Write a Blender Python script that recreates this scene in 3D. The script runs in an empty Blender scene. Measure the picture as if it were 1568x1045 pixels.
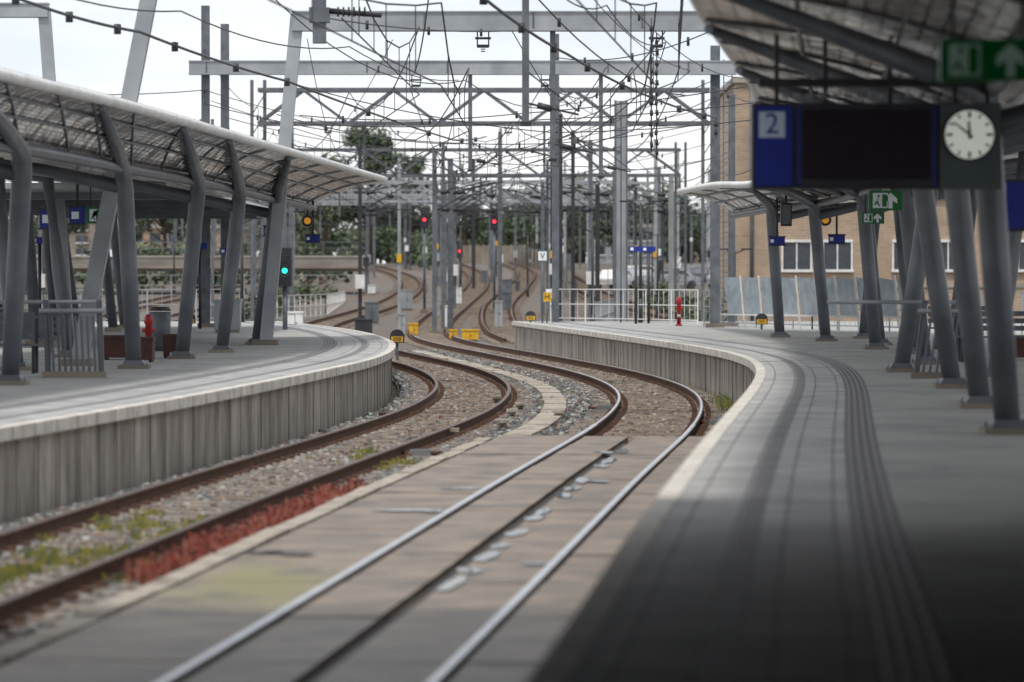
import bpy, math, random
import numpy as np
from mathutils import Vector
random.seed(7); rng=np.random.default_rng(5)
CZ=2.26   # eye height above rail top ; platform top z=0.76
PZ=0.76
scene=bpy.context.scene

# ------------------------------------------------------------------ materials
def mat(name,c1,c2=None,rough=0.7,metal=0.0,scale=4.0,detail=6,bump=0.0,bscale=None,stretch=(1,1,1),lo=0.35,hi=0.65,emit=None,spec=0.5,c3=None,s3=.5,lo3=.5,hi3=.65,moss=None):
    m=bpy.data.materials.new(name); m.use_nodes=True
    nt=m.node_tree; b=nt.nodes['Principled BSDF']
    b.inputs['Roughness'].default_value=rough; b.inputs['Metallic'].default_value=metal
    b.inputs['Specular IOR Level'].default_value=spec
    if c2 is None: c2=tuple(x*0.75 for x in c1)
    tc=nt.nodes.new('ShaderNodeTexCoord'); mp=nt.nodes.new('ShaderNodeMapping')
    mp.inputs['Scale'].default_value=stretch
    nt.links.new(tc.outputs['Object'],mp.inputs['Vector'])
    n=nt.nodes.new('ShaderNodeTexNoise'); n.inputs['Scale'].default_value=scale; n.inputs['Detail'].default_value=detail
    nt.links.new(mp.outputs[0],n.inputs['Vector'])
    r=nt.nodes.new('ShaderNodeValToRGB'); r.color_ramp.elements[0].position=lo; r.color_ramp.elements[1].position=hi
    r.color_ramp.elements[0].color=(*c1,1); r.color_ramp.elements[1].color=(*c2,1)
    nt.links.new(n.outputs['Fac'],r.inputs['Fac']); col=r.outputs['Color']
    if c3:
        n3=nt.nodes.new('ShaderNodeTexNoise'); n3.inputs['Scale'].default_value=s3; n3.inputs['Detail'].default_value=9; n3.inputs['Roughness'].default_value=.7
        nt.links.new(tc.outputs['Object'],n3.inputs['Vector'])
        mr=nt.nodes.new('ShaderNodeMapRange'); mr.inputs['From Min'].default_value=lo3; mr.inputs['From Max'].default_value=hi3
        nt.links.new(n3.outputs['Fac'],mr.inputs['Value'])
        mx=nt.nodes.new('ShaderNodeMixRGB'); nt.links.new(mr.outputs[0],mx.inputs[0]); nt.links.new(col,mx.inputs[1]); mx.inputs[2].default_value=(*c3,1); col=mx.outputs[0]
    if moss:   # damp mossy area around a world position
        c,sc_,rad,mc=moss
        mp2=nt.nodes.new('ShaderNodeMapping'); mp2.inputs['Scale'].default_value=sc_; nt.links.new(tc.outputs['Object'],mp2.inputs[0])
        dn=nt.nodes.new('ShaderNodeVectorMath'); dn.operation='DISTANCE'; dn.inputs[1].default_value=tuple(a*q for a,q in zip(c,sc_)); nt.links.new(mp2.outputs[0],dn.inputs[0])
        n4=nt.nodes.new('ShaderNodeTexNoise'); n4.inputs['Scale'].default_value=2.2; n4.inputs['Detail'].default_value=8; nt.links.new(tc.outputs['Object'],n4.inputs['Vector'])
        ad=nt.nodes.new('ShaderNodeMath'); ad.operation='MULTIPLY_ADD'; ad.inputs[1].default_value=2.2*rad; nt.links.new(n4.outputs['Fac'],ad.inputs[0]); nt.links.new(dn.outputs['Value'],ad.inputs[2])
        m2=nt.nodes.new('ShaderNodeMapRange'); m2.inputs['From Min'].default_value=rad*1.3; m2.inputs['From Max'].default_value=rad*2.1; m2.inputs['To Min'].default_value=.9; m2.inputs['To Max'].default_value=0
        nt.links.new(ad.outputs[0],m2.inputs['Value'])
        mx=nt.nodes.new('ShaderNodeMixRGB'); nt.links.new(m2.outputs[0],mx.inputs[0]); nt.links.new(col,mx.inputs[1]); mx.inputs[2].default_value=(*mc,1); col=mx.outputs[0]
    nt.links.new(col,b.inputs['Base Color'])
    if bump>0:
        n2=nt.nodes.new('ShaderNodeTexNoise'); n2.inputs['Scale'].default_value=bscale or scale*6; n2.inputs['Detail'].default_value=4
        nt.links.new(tc.outputs['Object'],n2.inputs['Vector'])
        bp=nt.nodes.new('ShaderNodeBump'); bp.inputs['Strength'].default_value=bump; bp.inputs['Distance'].default_value=0.03
        nt.links.new(n2.outputs['Fac'],bp.inputs['Height']); nt.links.new(bp.outputs[0],b.inputs['Normal'])
    if emit:
        b.inputs['Emission Color'].default_value=(*emit[0],1); b.inputs['Emission Strength'].default_value=emit[1]
    return m
def uvbrick(name,c1,c2,cm,bw,bh,mortar=0.01,rough=0.8,offset=0.5,noise=0.5,bump=0.2,src='UV',nscale=1.5,nst=(1,1,1)):
    m=bpy.data.materials.new(name); m.use_nodes=True
    nt=m.node_tree; b=nt.nodes['Principled BSDF']; b.inputs['Roughness'].default_value=rough
    tc=nt.nodes.new('ShaderNodeTexCoord'); vec=tc.outputs['UV']
    if src=='XZ':
        sp=nt.nodes.new('ShaderNodeSeparateXYZ'); cb=nt.nodes.new('ShaderNodeCombineXYZ')
        nt.links.new(tc.outputs['Object'],sp.inputs[0]); nt.links.new(sp.outputs[0],cb.inputs[0]); nt.links.new(sp.outputs[2],cb.inputs[1]); vec=cb.outputs[0]
    br=nt.nodes.new('ShaderNodeTexBrick'); br.offset=offset
    br.inputs['Color1'].default_value=(*c1,1); br.inputs['Color2'].default_value=(*c2,1); br.inputs['Mortar'].default_value=(*cm,1)
    br.inputs['Scale'].default_value=1; br.inputs['Brick Width'].default_value=bw; br.inputs['Row Height'].default_value=bh
    br.inputs['Mortar Size'].default_value=mortar; br.inputs['Mortar Smooth'].default_value=0.3
    nt.links.new(vec,br.inputs['Vector'])
    mp=nt.nodes.new('ShaderNodeMapping'); mp.inputs['Scale'].default_value=nst; nt.links.new(tc.outputs['Object'],mp.inputs[0])
    n=nt.nodes.new('ShaderNodeTexNoise'); n.inputs['Scale'].default_value=nscale; n.inputs['Detail'].default_value=8; n.inputs['Roughness'].default_value=0.65
    nt.links.new(mp.outputs[0],n.inputs['Vector'])
    mr=nt.nodes.new('ShaderNodeMapRange'); mr.inputs['From Min'].default_value=0.3; mr.inputs['From Max'].default_value=0.7
    mr.inputs['To Min'].default_value=1-noise; mr.inputs['To Max'].default_value=1+noise*0.4
    nt.links.new(n.outputs['Fac'],mr.inputs['Value'])
    mx=nt.nodes.new('ShaderNodeVectorMath'); mx.operation='SCALE'
    nt.links.new(br.outputs['Color'],mx.inputs[0]); nt.links.new(mr.outputs[0],mx.inputs['Scale'])
    nt.links.new(mx.outputs[0],b.inputs['Base Color'])
    bp=nt.nodes.new('ShaderNodeBump'); bp.inputs['Strength'].default_value=bump; bp.inputs['Distance'].default_value=0.01; bp.invert=True
    nt.links.new(br.outputs['Fac'],bp.inputs['Height']); nt.links.new(bp.outputs[0],b.inputs['Normal'])
    return m

M={}
M['coping']=mat('coping_concrete',(0.72,0.69,0.63),(0.52,0.49,0.44),scale=3,bump=.2,c3=(.30,.27,.22),s3=2.5,lo3=.55,hi3=.75)
M['tile']=uvbrick('platform_tiles',(0.45,0.45,0.445),(0.38,0.38,0.385),(0.18,0.18,0.18),0.6,0.3,0.012,offset=0.5,noise=.4,rough=.75)
M['tile_dark']=uvbrick('dark_tiles',(0.20,0.20,0.21),(0.17,0.17,0.18),(0.08,0.08,0.08),0.3,0.3,0.01,noise=.3,rough=.7)
M['tactile']=mat('tactile_strip',(0.10,0.10,0.11),(0.14,0.14,0.15),rough=.7,scale=5)
M['tactile_rib']=mat('tactile_rib',(0.24,0.24,0.25),(0.17,0.17,0.18),rough=.6,scale=5)
M['asphalt']=mat('platform_asphalt',(0.36,0.36,0.35),(0.26,0.262,0.256),rough=.85,scale=.7,detail=12,bump=.25,bscale=40,c3=(.18,.18,.178),s3=1.4,lo3=.55,hi3=.72)
M['wall']=uvbrick('platform_wall',(0.46,0.42,0.37),(0.36,0.33,0.29),(0.09,0.08,0.07),1.0,2.4,0.02,offset=0,noise=.65,nscale=3.0,nst=(1,1,.25))
M['steel']=mat('grey_steel',(0.155,0.17,0.19),(0.11,0.12,0.14),rough=.42,metal=.2,scale=2)
M['galv']=mat('galvanised',(0.38,0.40,0.42),(0.27,0.29,0.31),rough=.5,metal=.3,scale=1.2)
M['galvd']=mat('dark_galvanised',(0.15,0.165,0.185),(0.095,0.105,0.12),rough=.6,metal=.2,scale=3)
M['dark']=mat('dark_metal',(0.035,0.037,0.045),(0.02,0.02,0.025),rough=.5)
M['wire']=mat('wire',(0.05,0.052,0.06),(0.035,0.035,0.04),rough=.6)
M['white']=mat('white_paint',(0.75,0.75,0.74),(0.6,0.6,0.59),rough=.5,scale=3)
M['rust']=mat('rusty_rail',(0.13,0.058,0.032),(0.06,0.03,0.019),rough=.85,scale=8)
M['railtop']=mat('rail_top',(0.13,0.085,0.065),(0.08,0.055,0.045),rough=.5,metal=.4,scale=3)
M['railshine']=mat('polished_rail',(0.66,0.68,0.71),(0.54,0.56,0.60),rough=.38,metal=.8,scale=3)
M['sleeper']=mat('concrete_sleeper',(0.34,0.275,0.215),(0.17,0.135,0.11),scale=5,bump=.3,c3=(.10,.06,.04),s3=1.2)
M['ballast']=mat('ballast',(0.15,0.135,0.12),(0.06,0.053,0.047),scale=14,detail=8,bump=1.0,bscale=22,c3=(.12,.075,.05),s3=.3,lo3=.45,hi3=.6)
SL=dict(rough=.5,scale=1.6,detail=12,bump=.35,bscale=18,lo=.38,hi=.64,c3=(.05,.042,.036),s3=1.1,lo3=.50,hi3=.68)
M['slab']=mat('track_slab',(0.245,0.185,0.135),(0.13,0.10,0.075),**SL)
M['slabmoss']=mat('mossy_slab',(0.245,0.185,0.135),(0.13,0.10,0.075),moss=((-1.9,28.6,0),(1.0,.28,1.0),.75,(.19,.18,.05)),**SL)
M['kerb']=mat('kerb_concrete',(0.44,0.39,0.33),(0.26,0.22,0.18),scale=4,bump=.4,c3=(.13,.12,.06),s3=2,lo3=.55,hi3=.7)
M['groove']=mat('groove_dirt',(0.035,0.028,0.022),(0.02,0.016,0.013),scale=6)
M['water']=mat('water',(0.05,0.05,0.05),(0.04,0.04,0.04),rough=.08,spec=1.0)
M['blue']=mat('sign_blue',(0.015,0.03,0.27),(0.012,0.025,0.23),rough=.4)
M['carblue']=mat('car_blue',(0.03,0.05,0.12),(0.03,0.05,0.11),rough=.3)
M['carred']=mat('car_red',(0.22,0.03,0.03),rough=.3)
M['green']=mat('sign_green',(0.01,0.12,0.035),(0.01,0.10,0.03),rough=.4,emit=((.01,.2,.05),.05))
M['signwhite']=mat('sign_white',(0.8,0.85,0.9),(0.75,0.8,0.85),rough=.4)
M['dial']=mat('clock_dial',(0.85,0.86,0.82),(0.82,0.83,0.79),rough=.4,emit=((.9,.95,.85),.25))
M['signpale']=mat('sign_pale_blue',(0.50,0.60,0.72),(0.46,0.56,0.68),rough=.4)
M['signlit']=mat('sign_lit_white',(0.5,0.65,0.55),(0.45,0.6,0.5),rough=.4,emit=((.6,.9,.75),.05))
M['yellow']=mat('yellow_paint',(0.75,0.42,0.02),(0.6,0.33,0.02),rough=.5)
M['red']=mat('red_paint',(0.45,0.02,0.02),(0.33,0.015,0.015),rough=.4)
M['glass']=mat('dark_glass',(0.05,0.06,0.07),(0.035,0.04,0.05),rough=.1)
M['pale_glass']=mat('pale_glass',(0.40,0.46,0.50),(0.30,0.35,0.39),rough=.15)
M['panelw']=mat('concrete_light',(0.38,0.345,0.30),(0.26,0.23,0.20),scale=.6,bump=.1)
M['viaduct']=mat('viaduct_concrete',(0.27,0.25,0.23),(0.17,0.155,0.14),scale=.4,bump=.1,stretch=(1,1,3),c3=(.13,.12,.10),s3=.3)
M['conc']=mat('concrete_weathered',(0.28,0.235,0.19),(0.17,0.14,0.115),scale=.5)
M['orange']=mat('amber_lens',(0.6,0.25,0.02),rough=.3,emit=((1,.45,.05),.3))
M['planter']=mat('planter_brown',(0.09,0.035,0.025),(0.06,0.025,0.02))
M['screen']=mat('led_screen',(0.008,0.006,0.016),(0.026,0.010,0.016),rough=.35,scale=120,detail=1,lo=.45,hi=.62)
M['redlamp']=mat('red_signal',(0.6,0,0),emit=((1,0.02,0.04),6))
M['greenlamp']=mat('green_signal',(0,.5,.3),emit=((0.02,1,0.55),3))
M['brick']=uvbrick('brickwork',(0.42,0.31,0.22),(0.35,0.255,0.18),(0.42,0.36,0.29),0.44,0.13,0.012,noise=.25,src='XZ',nscale=.7)
M['ground']=mat('ground_soil',(0.13,0.105,0.08),(0.07,0.06,0.045),rough=.95,scale=.5,detail=12,bump=.5,bscale=5)
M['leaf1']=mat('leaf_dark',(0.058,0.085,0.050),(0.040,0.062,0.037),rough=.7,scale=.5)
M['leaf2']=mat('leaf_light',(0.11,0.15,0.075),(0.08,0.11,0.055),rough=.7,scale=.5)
M['bark']=mat('bark',(0.09,0.07,0.05))
M['weedred']=mat('red_weed',(0.36,0.065,0.055),(0.24,0.05,0.04),rough=.9,scale=6)
M['weedpink']=mat('pink_weed',(0.50,0.20,0.15),(0.36,0.14,0.10),rough=.9,scale=6)
M['weedgreen']=mat('green_weed',(0.34,0.31,0.05),(0.19,0.195,0.04),rough=.9,scale=6)
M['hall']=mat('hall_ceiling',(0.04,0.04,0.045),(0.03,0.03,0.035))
def stone_mat(name,a,b_,c,d):
    m=bpy.data.materials.new(name); m.use_nodes=True; nt=m.node_tree; b=nt.nodes['Principled BSDF']; b.inputs['Roughness'].default_value=.85
    g=nt.nodes.new('ShaderNodeNewGeometry'); r=nt.nodes.new('ShaderNodeValToRGB')
    e=r.color_ramp.elements; e[0].color=(*a,1); e[1].color=(*d,1)
    x=e.new(.45); x.color=(*b_,1); x=e.new(.75); x.color=(*c,1)
    nt.links.new(g.outputs['Random Per Island'],r.inputs[0]); nt.links.new(r.outputs[0],b.inputs['Base Color']); return m
M['stone']=stone_mat('ballast_stone',(0.045,0.047,0.05),(0.115,0.117,0.117),(0.18,0.176,0.168),(0.42,0.42,0.41))
M['stoneb']=stone_mat('rusty_ballast_stone',(0.06,0.04,0.03),(0.145,0.10,0.072),(0.205,0.145,0.11),(0.34,0.29,0.25))
def canopy_mat():
    m=bpy.data.materials.new('canopy_soffit'); m.use_nodes=True; nt=m.node_tree; b=nt.nodes['Principled BSDF']
    tc=nt.nodes.new('ShaderNodeTexCoord')
    br=nt.nodes.new('ShaderNodeTexBrick'); br.offset=.35; br.offset_frequency=3
    br.inputs['Color1'].default_value=(.90,.88,.85,1); br.inputs['Color2'].default_value=(.42,.37,.33,1); br.inputs['Mortar'].default_value=(.06,.06,.06,1)
    br.inputs['Brick Width'].default_value=1.9; br.inputs['Row Height'].default_value=.2; br.inputs['Mortar Size'].default_value=.02; br.inputs['Scale'].default_value=1
    nt.links.new(tc.outputs['UV'],br.inputs['Vector'])
    nt.links.new(br.outputs['Color'],b.inputs['Base Color'])
    b.inputs['Metallic'].default_value=.5; b.inputs['Roughness'].default_value=.17
    n=nt.nodes.new('ShaderNodeTexNoise'); n.inputs['Scale'].default_value=1.6; nt.links.new(tc.outputs['Object'],n.inputs['Vector'])
    bp=nt.nodes.new('ShaderNodeBump'); bp.inputs['Strength'].default_value=.9; bp.inputs['Distance'].default_value=.15
    nt.links.new(n.outputs['Fac'],bp.inputs['Height']); nt.links.new(bp.outputs[0],b.inputs['Normal'])
    return m
M['soffit']=canopy_mat()

# ------------------------------------------------------------------ mesh builder
class MB:
    def __init__(s,name): s.name=name; s.v=[]; s.f=[]; s.mi=[]; s.uv=[]; s.mats=[]; s.smooth=[]
    def mid(s,k):
        if k not in s.mats: s.mats.append(k)
        return s.mats.index(k)
    def face(s,idx,k,uv=None,sm=False):
        s.f.append(tuple(idx)); s.mi.append(s.mid(k)); s.uv.append(uv); s.smooth.append(sm)
    def box(s,c,d,k,rz=0.0,taper=1.0):
        x,y,z=c; a,b,h=d[0]/2,d[1]/2,d[2]/2; o=len(s.v); cr,sr=math.cos(rz),math.sin(rz)
        for zz in(-h,h):
            t=taper if zz>0 else 1
            for xx,yy in((-a,-b),(a,-b),(a,b),(-a,b)):
                xx*=t; yy*=t
                s.v.append((x+xx*cr-yy*sr,y+xx*sr+yy*cr,z+zz))
        for q in((3,2,1,0),(4,5,6,7),(0,1,5,4),(1,2,6,5),(2,3,7,6),(3,0,4,7)): s.face([o+i for i in q],k)
    def bx(s,x0,x1,y0,y1,z0,z1,k): s.box(((x0+x1)/2,(y0+y1)/2,(z0+z1)/2),(abs(x1-x0),abs(y1-y0),abs(z1-z0)),k)
    def beam(s,p0,p1,w,h,k):
        p0=Vector(p0);p1=Vector(p1); d=(p1-p0).normalized()
        up=Vector((0,0,1)) if abs(d.z)<.95 else Vector((0,1,0))
        sd=d.cross(up).normalized(); up=sd.cross(d).normalized(); o=len(s.v)
        for p in(p0,p1):
            for a,b in((-1,-1),(1,-1),(1,1),(-1,1)): s.v.append(tuple(p+sd*a*w/2+up*b*h/2))
        for q in((3,2,1,0),(4,5,6,7),(0,1,5,4),(1,2,6,5),(2,3,7,6),(3,0,4,7)): s.face([o+i for i in q],k)
    def hmast(s,x,y,z0,z1,w,k):   # H section mast
        t=w*.12
        s.bx(x-w/2,x+w/2,y-w/2,y-w/2+t,z0,z1,k); s.bx(x-w/2,x+w/2,y+w/2-t,y+w/2,z0,z1,k); s.bx(x-t/2,x+t/2,y-w/2+t,y+w/2-t,z0,z1,k)
        s.bx(x-w,x+w,y-w,y+w,z0-.3,z0+.12,'conc')
    def tube(s,pts,r,k,n=8,sm=True,cap=True):
        pts=[Vector(p) for p in pts]; rs=r if isinstance(r,(list,tuple)) else [r]*len(pts); o=len(s.v)
        for i,p in enumerate(pts):
            d=(pts[min(i+1,len(pts)-1)]-pts[max(i-1,0)]).normalized()
            up=Vector((0,0,1)) if abs(d.z)<.9 else Vector((0,1,0))
            sd=d.cross(up).normalized(); u=sd.cross(d).normalized()
            for j in range(n):
                a=2*math.pi*j/n; s.v.append(tuple(p+(sd*math.cos(a)+u*math.sin(a))*rs[i]))
        for i in range(len(pts)-1):
            for j in range(n):
                a=o+i*n+j; b=o+i*n+(j+1)%n; s.face((a,b,b+n,a+n),k,sm=sm)
        if cap:
            s.face([o+j for j in range(n)][::-1],k); s.face([o+(len(pts)-1)*n+j for j in range(n)],k)
    def loft(s,rows,k,uvs=None,sm=True,closed=False):
        o=len(s.v); n=len(rows[0])
        for r in rows: s.v.extend([tuple(p) for p in r])
        R=len(rows)
        for i in range(R if closed else R-1):
            i2=(i+1)%R
            for j in range(n-1):
                kk=k[i] if isinstance(k,list) else k
                uv=None
                if uvs: uv=(uvs(i,j),uvs(i,j+1),uvs(i+1,j+1),uvs(i+1,j))
                s.face((o+i*n+j,o+i*n+j+1,o+i2*n+j+1,o+i2*n+j),kk,uv,sm)
    def disc(s,c,r,k,n=24,axis='y',th=.02):
        x,y,z=c; o=len(s.v)
        for t in(0,th):
            for j in range(n):
                a=2*math.pi*j/n
                if axis=='y': s.v.append((x+r*math.cos(a),y-t,z+r*math.sin(a)))
                else: s.v.append((x+r*math.cos(a),y+r*math.sin(a),z+t))
        s.face([o+n+j for j in range(n)],k); s.face([o+j for j in range(n)][::-1],k)
        for j in range(n): s.face((o+j,o+(j+1)%n,o+n+(j+1)%n,o+n+j),k)
    def done(s,parent=None):
        me=bpy.data.meshes.new(s.name); me.from_pydata(s.v,[],s.f)
        for k in s.mats: me.materials.append(M[k])
        me.polygons.foreach_set('material_index',s.mi); me.polygons.foreach_set('use_smooth',s.smooth)
        if any(u is not None for u in s.uv):
            l=me.uv_layers.new(name='UVMap'); dat=[]
            for f,u in zip(s.f,s.uv):
                if u is None: dat.extend([0.0]*(2*len(f)))
                else:
                    for q in u: dat.extend(q)
            l.data.foreach_set('uv',dat)
        me.update(); ob=bpy.data.objects.new(s.name,me); scene.collection.objects.link(ob)
        if parent: ob.parent=parent
        return ob
def text(name,body,loc,size,k,parent,rot=(math.pi/2,0,0)):
    c=bpy.data.curves.new(name,'FONT'); c.body=body; c.size=size; c.align_x='CENTER'; c.align_y='CENTER'; c.extrude=.002
    c.materials.append(M[k]); o=bpy.data.objects.new(name,c); o.location=loc; o.rotation_euler=rot; scene.collection.objects.link(o); o.parent=parent; return o

# ------------------------------------------------------------------ alignment curves
def tz(y): return 0.0 if y<160 else min((y-160)*.014,4.2)
class Curve:
    def __init__(s,pts,smooth=8,y1=None):
        p=np.array(pts,float); ys=np.arange(p[0,1],p[-1,1]+.25,.5)
        m=np.gradient(p[:,0],p[:,1]); xs=[]
        for y in ys:
            i=min(max(np.searchsorted(p[:,1],y)-1,0),len(p)-2); h=p[i+1,1]-p[i,1]; t=min(max((y-p[i,1])/h,0),1)
            xs.append((2*t**3-3*t**2+1)*p[i,0]+(t**3-2*t*t+t)*h*m[i]+(-2*t**3+3*t*t)*p[i+1,0]+(t**3-t*t)*h*m[i+1])
        xs=np.array(xs)
        for _ in range(2):
            w=int(smooth); k=np.ones(2*w+1)/(2*w+1)
            pad=np.concatenate([xs[0]-(xs[1:w+1][::-1]-xs[0]),xs,xs[-1]+(xs[-1]-xs[-w-1:-1][::-1])])
            xs=np.convolve(pad,k,'valid')
        s.y=ys; s.xs=xs; s.g=np.gradient(xs,ys)
    def x(s,y): return float(np.interp(y,s.y,s.xs))
    def at(s,y,off=0.0):
        g=float(np.interp(y,s.y,s.g)); x=s.x(y); L=math.hypot(1,g)
        return x+off/L, y-off*g/L
    def ang(s,y): return -math.atan(float(np.interp(y,s.y,s.g)))
TR=Curve([(-3.15,0),(-1.2,21.4),(-.46,30),(.95,46.6),(1.85,56.5),(2.52,66),(2.88,76),(2.65,86),(1.85,97),(.72,108),(-.45,119),(-1.75,131),(-2.9,146),(-3.5,162),(-3.6,180),(-3.3,207),(-2.6,272),(-2.8,321),(-6.1,425),(-9,480)])
TL=Curve([(-6.5,0),(-4.30,27),(-3.72,34.5),(-3.17,41.5),(-2.42,50),(-1.8,57),(-1.1,66),(-.82,74),(-.8,81),(-1.18,90),(-2.0,100),(-3.2,110),(-4.9,125),(-6.6,140),(-8.1,155),(-8.7,170),(-8.2,186),(-7.6,200),(-7.0,225),(-7.2,272),(-9.4,334),(-12.5,380),(-20,460)])
TC=Curve([(.6,140),(-.2,160),(-.8,207),(.3,272),(1.3,363),(-1.5,470)])
TD=Curve([(-17,30),(-17,100),(-17,150),(-16,200),(-15,260),(-17,340),(-22,430)])
TE=Curve([(-22,100),(-21,200),(-21,300),(-26,430)])
TF=Curve([(9,170),(6,230),(5,300),(4,400),(0,480)])
EL=Curve([(-8.2,0),(-6.7,20),(-5.07,38),(-4.42,44.1),(-3.55,54.4),(-3.0,62.1),(-2.55,69.4),(-2.42,77),(-2.62,86.5),(-3.35,98),(-4.6,110),(-6.2,121),(-8.1,131.6)],6)
ER=Curve([(-1.2,0),(.27,16.8),(.67,22.3),(.94,25.6),(1.81,36),(2.52,44.1),(3.33,53.5),(4.01,63),(4.33,71),(4.25,78),(3.65,88),(2.95,97),(2.0,108),(.85,121),(-.1,132)],6)

# ------------------------------------------------------------------ ground
g=MB('ground'); ys=[-300,-60,0,60,120,160]+list(range(200,461,20))+[600,900,1500,4000]; xs=[-3000,-600,-100,-30,0,30,100,600,3000]
g.loft([[(x,y,-.26+tz(y)) for x in xs] for y in ys],'ground',sm=False); g.done()
b=MB('ballast_bed')
rows=[]
for y in np.arange(5,132.1,.5):
    a=EL.x(y)+.05; c=ER.x(y)-.05
    rows.append([(a+(c-a)*t,y,-.205+.03*math.sin(y*3.1+t*17)*math.sin(t*31+y)+random.uniform(-.012,.012)) for t in np.linspace(0,1,26)])
b.loft(rows,'ballast'); 
rows=[[(x,y,-.21+tz(y)) for x in np.linspace(-13,3.5,12)] for y in np.arange(132.0,481,4)]
b.loft(rows,'ballast')
rows=[[(x,y,-.21+tz(y)) for x in np.linspace(-26,-14.2,4)] for y in np.arange(30,440,5)]
b.loft(rows,'ballast'); b.done()

def stones(name,N,xf,y0,y1,zc,smin,smax,pw=1.0):
    t=rng.random(N)**pw; Y=y0+(y1-y0)*t; X=np.array([xf(y,r) for y,r in zip(Y,rng.random(N))])
    oL=X-np.interp(Y,TL.y,TL.xs); gL=np.interp(Y,TL.y,TL.g); oR=X-np.interp(Y,TR.y,TR.xs); gR=np.interp(Y,TR.y,TR.g)
    phL=np.abs(((Y+oL*gL-12+.31)%.62)-.31)<.115; phR=np.abs(((Y+oR*gR-54.4+.31)%.62)-.31)<.115
    on=((np.abs(oL)<1.22)&phL)|((np.abs(oR)<1.22)&phR&(Y>54))
    keep=~on|(rng.random(N)<.22); X=X[keep];Y=Y[keep];N=len(X)
    S=rng.uniform(smin,smax,N)
    base=np.array([(-1,-1,-1),(1,-1,-1),(1,1,-1),(-1,1,-1),(-1,-1,1),(1,-1,1),(1,1,1),(-1,1,1)],float)*.5
    V=base[None]*S[:,None,None]*rng.uniform(.55,1.0,(N,8,3))
    a=rng.uniform(0,6.28,N); bb=rng.uniform(0,6.28,N)
    ca,sa,cb,sb=np.cos(a),np.sin(a),np.cos(bb),np.sin(bb)
    x=V[...,0]*ca[:,None]-V[...,1]*sa[:,None]; y=V[...,0]*sa[:,None]+V[...,1]*ca[:,None]; z=V[...,2]
    y2=y*cb[:,None]-z*sb[:,None]; z2=y*sb[:,None]+z*cb[:,None]
    V=np.stack([x+X[:,None],y2+Y[:,None],z2+zc+rng.uniform(-.015,.018,N)[:,None]],-1).reshape(-1,3)
    q=np.array([(3,2,1,0),(4,5,6,7),(0,1,5,4),(1,2,6,5),(2,3,7,6),(3,0,4,7)])
    F=(q[None]+8*np.arange(N)[:,None,None]).reshape(-1,4)
    dl=np.abs(X-np.interp(Y,TL.y,TL.xs)); dr=np.abs(X-np.interp(Y,TR.y,TR.xs))
    br=((dr<1.0)&(rng.random(N)<.8))|((dl<1.0)&(rng.random(N)<np.where(Y>60,.7,.3)))|(rng.random(N)<.08)
    me=bpy.data.meshes.new(name); me.vertices.add(len(V)); me.vertices.foreach_set('co',V.ravel())
    me.loops.add(F.size); me.loops.foreach_set('vertex_index',F.ravel()); me.polygons.add(len(F)); me.polygons.foreach_set('loop_start',np.arange(0,F.size,4))
    me.update(calc_edges=True); me.materials.append(M['stone']); me.materials.append(M['stoneb'])
    me.polygons.foreach_set('material_index',np.repeat(br.astype(np.int32),6))
    o=bpy.data.objects.new(name,me); scene.collection.objects.link(o); return o
def leftx(y,r):
    a=EL.x(y)+.12; c=TR.x(y)-2.15 if y<54 else ER.x(y)-.15
    return a+(c-a)*r
stones('ballast_stones',60000,leftx,20,56,-.19,.04,.085)
stones('ballast_stones',40000,leftx,56,128,-.19,.05,.10)

# ------------------------------------------------------------------ tracks
def track(name,C,y0,y1,slab_to=None,top='railtop'):
    t=MB(name)
    for sgn in(-1,1):
        Y=[y for y in np.arange(y0,y1,1.0)]
        prof=[(-.065,-.172),(-.065,-.155),(-.012,-.135),(-.012,-.045),(-.036,-.032),(-.036,-.006),(-.028,0),(.028,0),(.036,-.006),(.036,-.032),(.012,-.045),(.012,-.135),(.065,-.155),(.065,-.172)]
        rows=[]
        for a,z in prof:
            r=[]
            for y in Y:
                px,py=C.at(y,sgn*.7525+a); r.append((px,py,z+tz(py)))
            rows.append(r)
        ks=['rust']*13; ks[6]=top; ks[5]=top; ks[7]=top
        t.loft(rows,ks,sm=False)
    y=y0 if slab_to is None else slab_to
    while y<y1:
        cx,cy=C.at(y); r=C.ang(y)
        t.box((cx,cy,-.205+tz(cy)),(2.5,.26,.12),'sleeper',rz=r)
        for sgn in(-1,1):
            for e in(-.12,.12):
                qx,qy=C.at(y,sgn*.7525+e); t.box((qx,qy,-.13+tz(qy)),(.09,.12,.04),'rust',rz=r)
        y+=.62
    return t.done()
track('railway_track',TL,12,450)
track('railway_track',TR,12,470,slab_to=54.4,top='railtop')
pb=MB('polished_rail_band')
for sgn in(-1,1):
    Y=np.arange(12,60,1.0)
    pb.loft([[(*TR.at(y,sgn*.7525+a),z) for y in Y] for a,z in((-.038,-.008),(-.028,.003),(.028,.003),(.038,-.008))],'railshine',sm=False)
    Y=np.arange(59,150,1.0)
    pb.loft([[(*TR.at(y,sgn*.7525+a),.003) for y in Y] for a in(-.018,.018)],'railshine',sm=False)
pb.done(bpy.data.objects['railway_track.001'])
for c,a,bb in((TC,142,465),(TD,35,425),(TE,102,425),(TF,172,470)): track('railway_track',c,a,bb)

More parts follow.
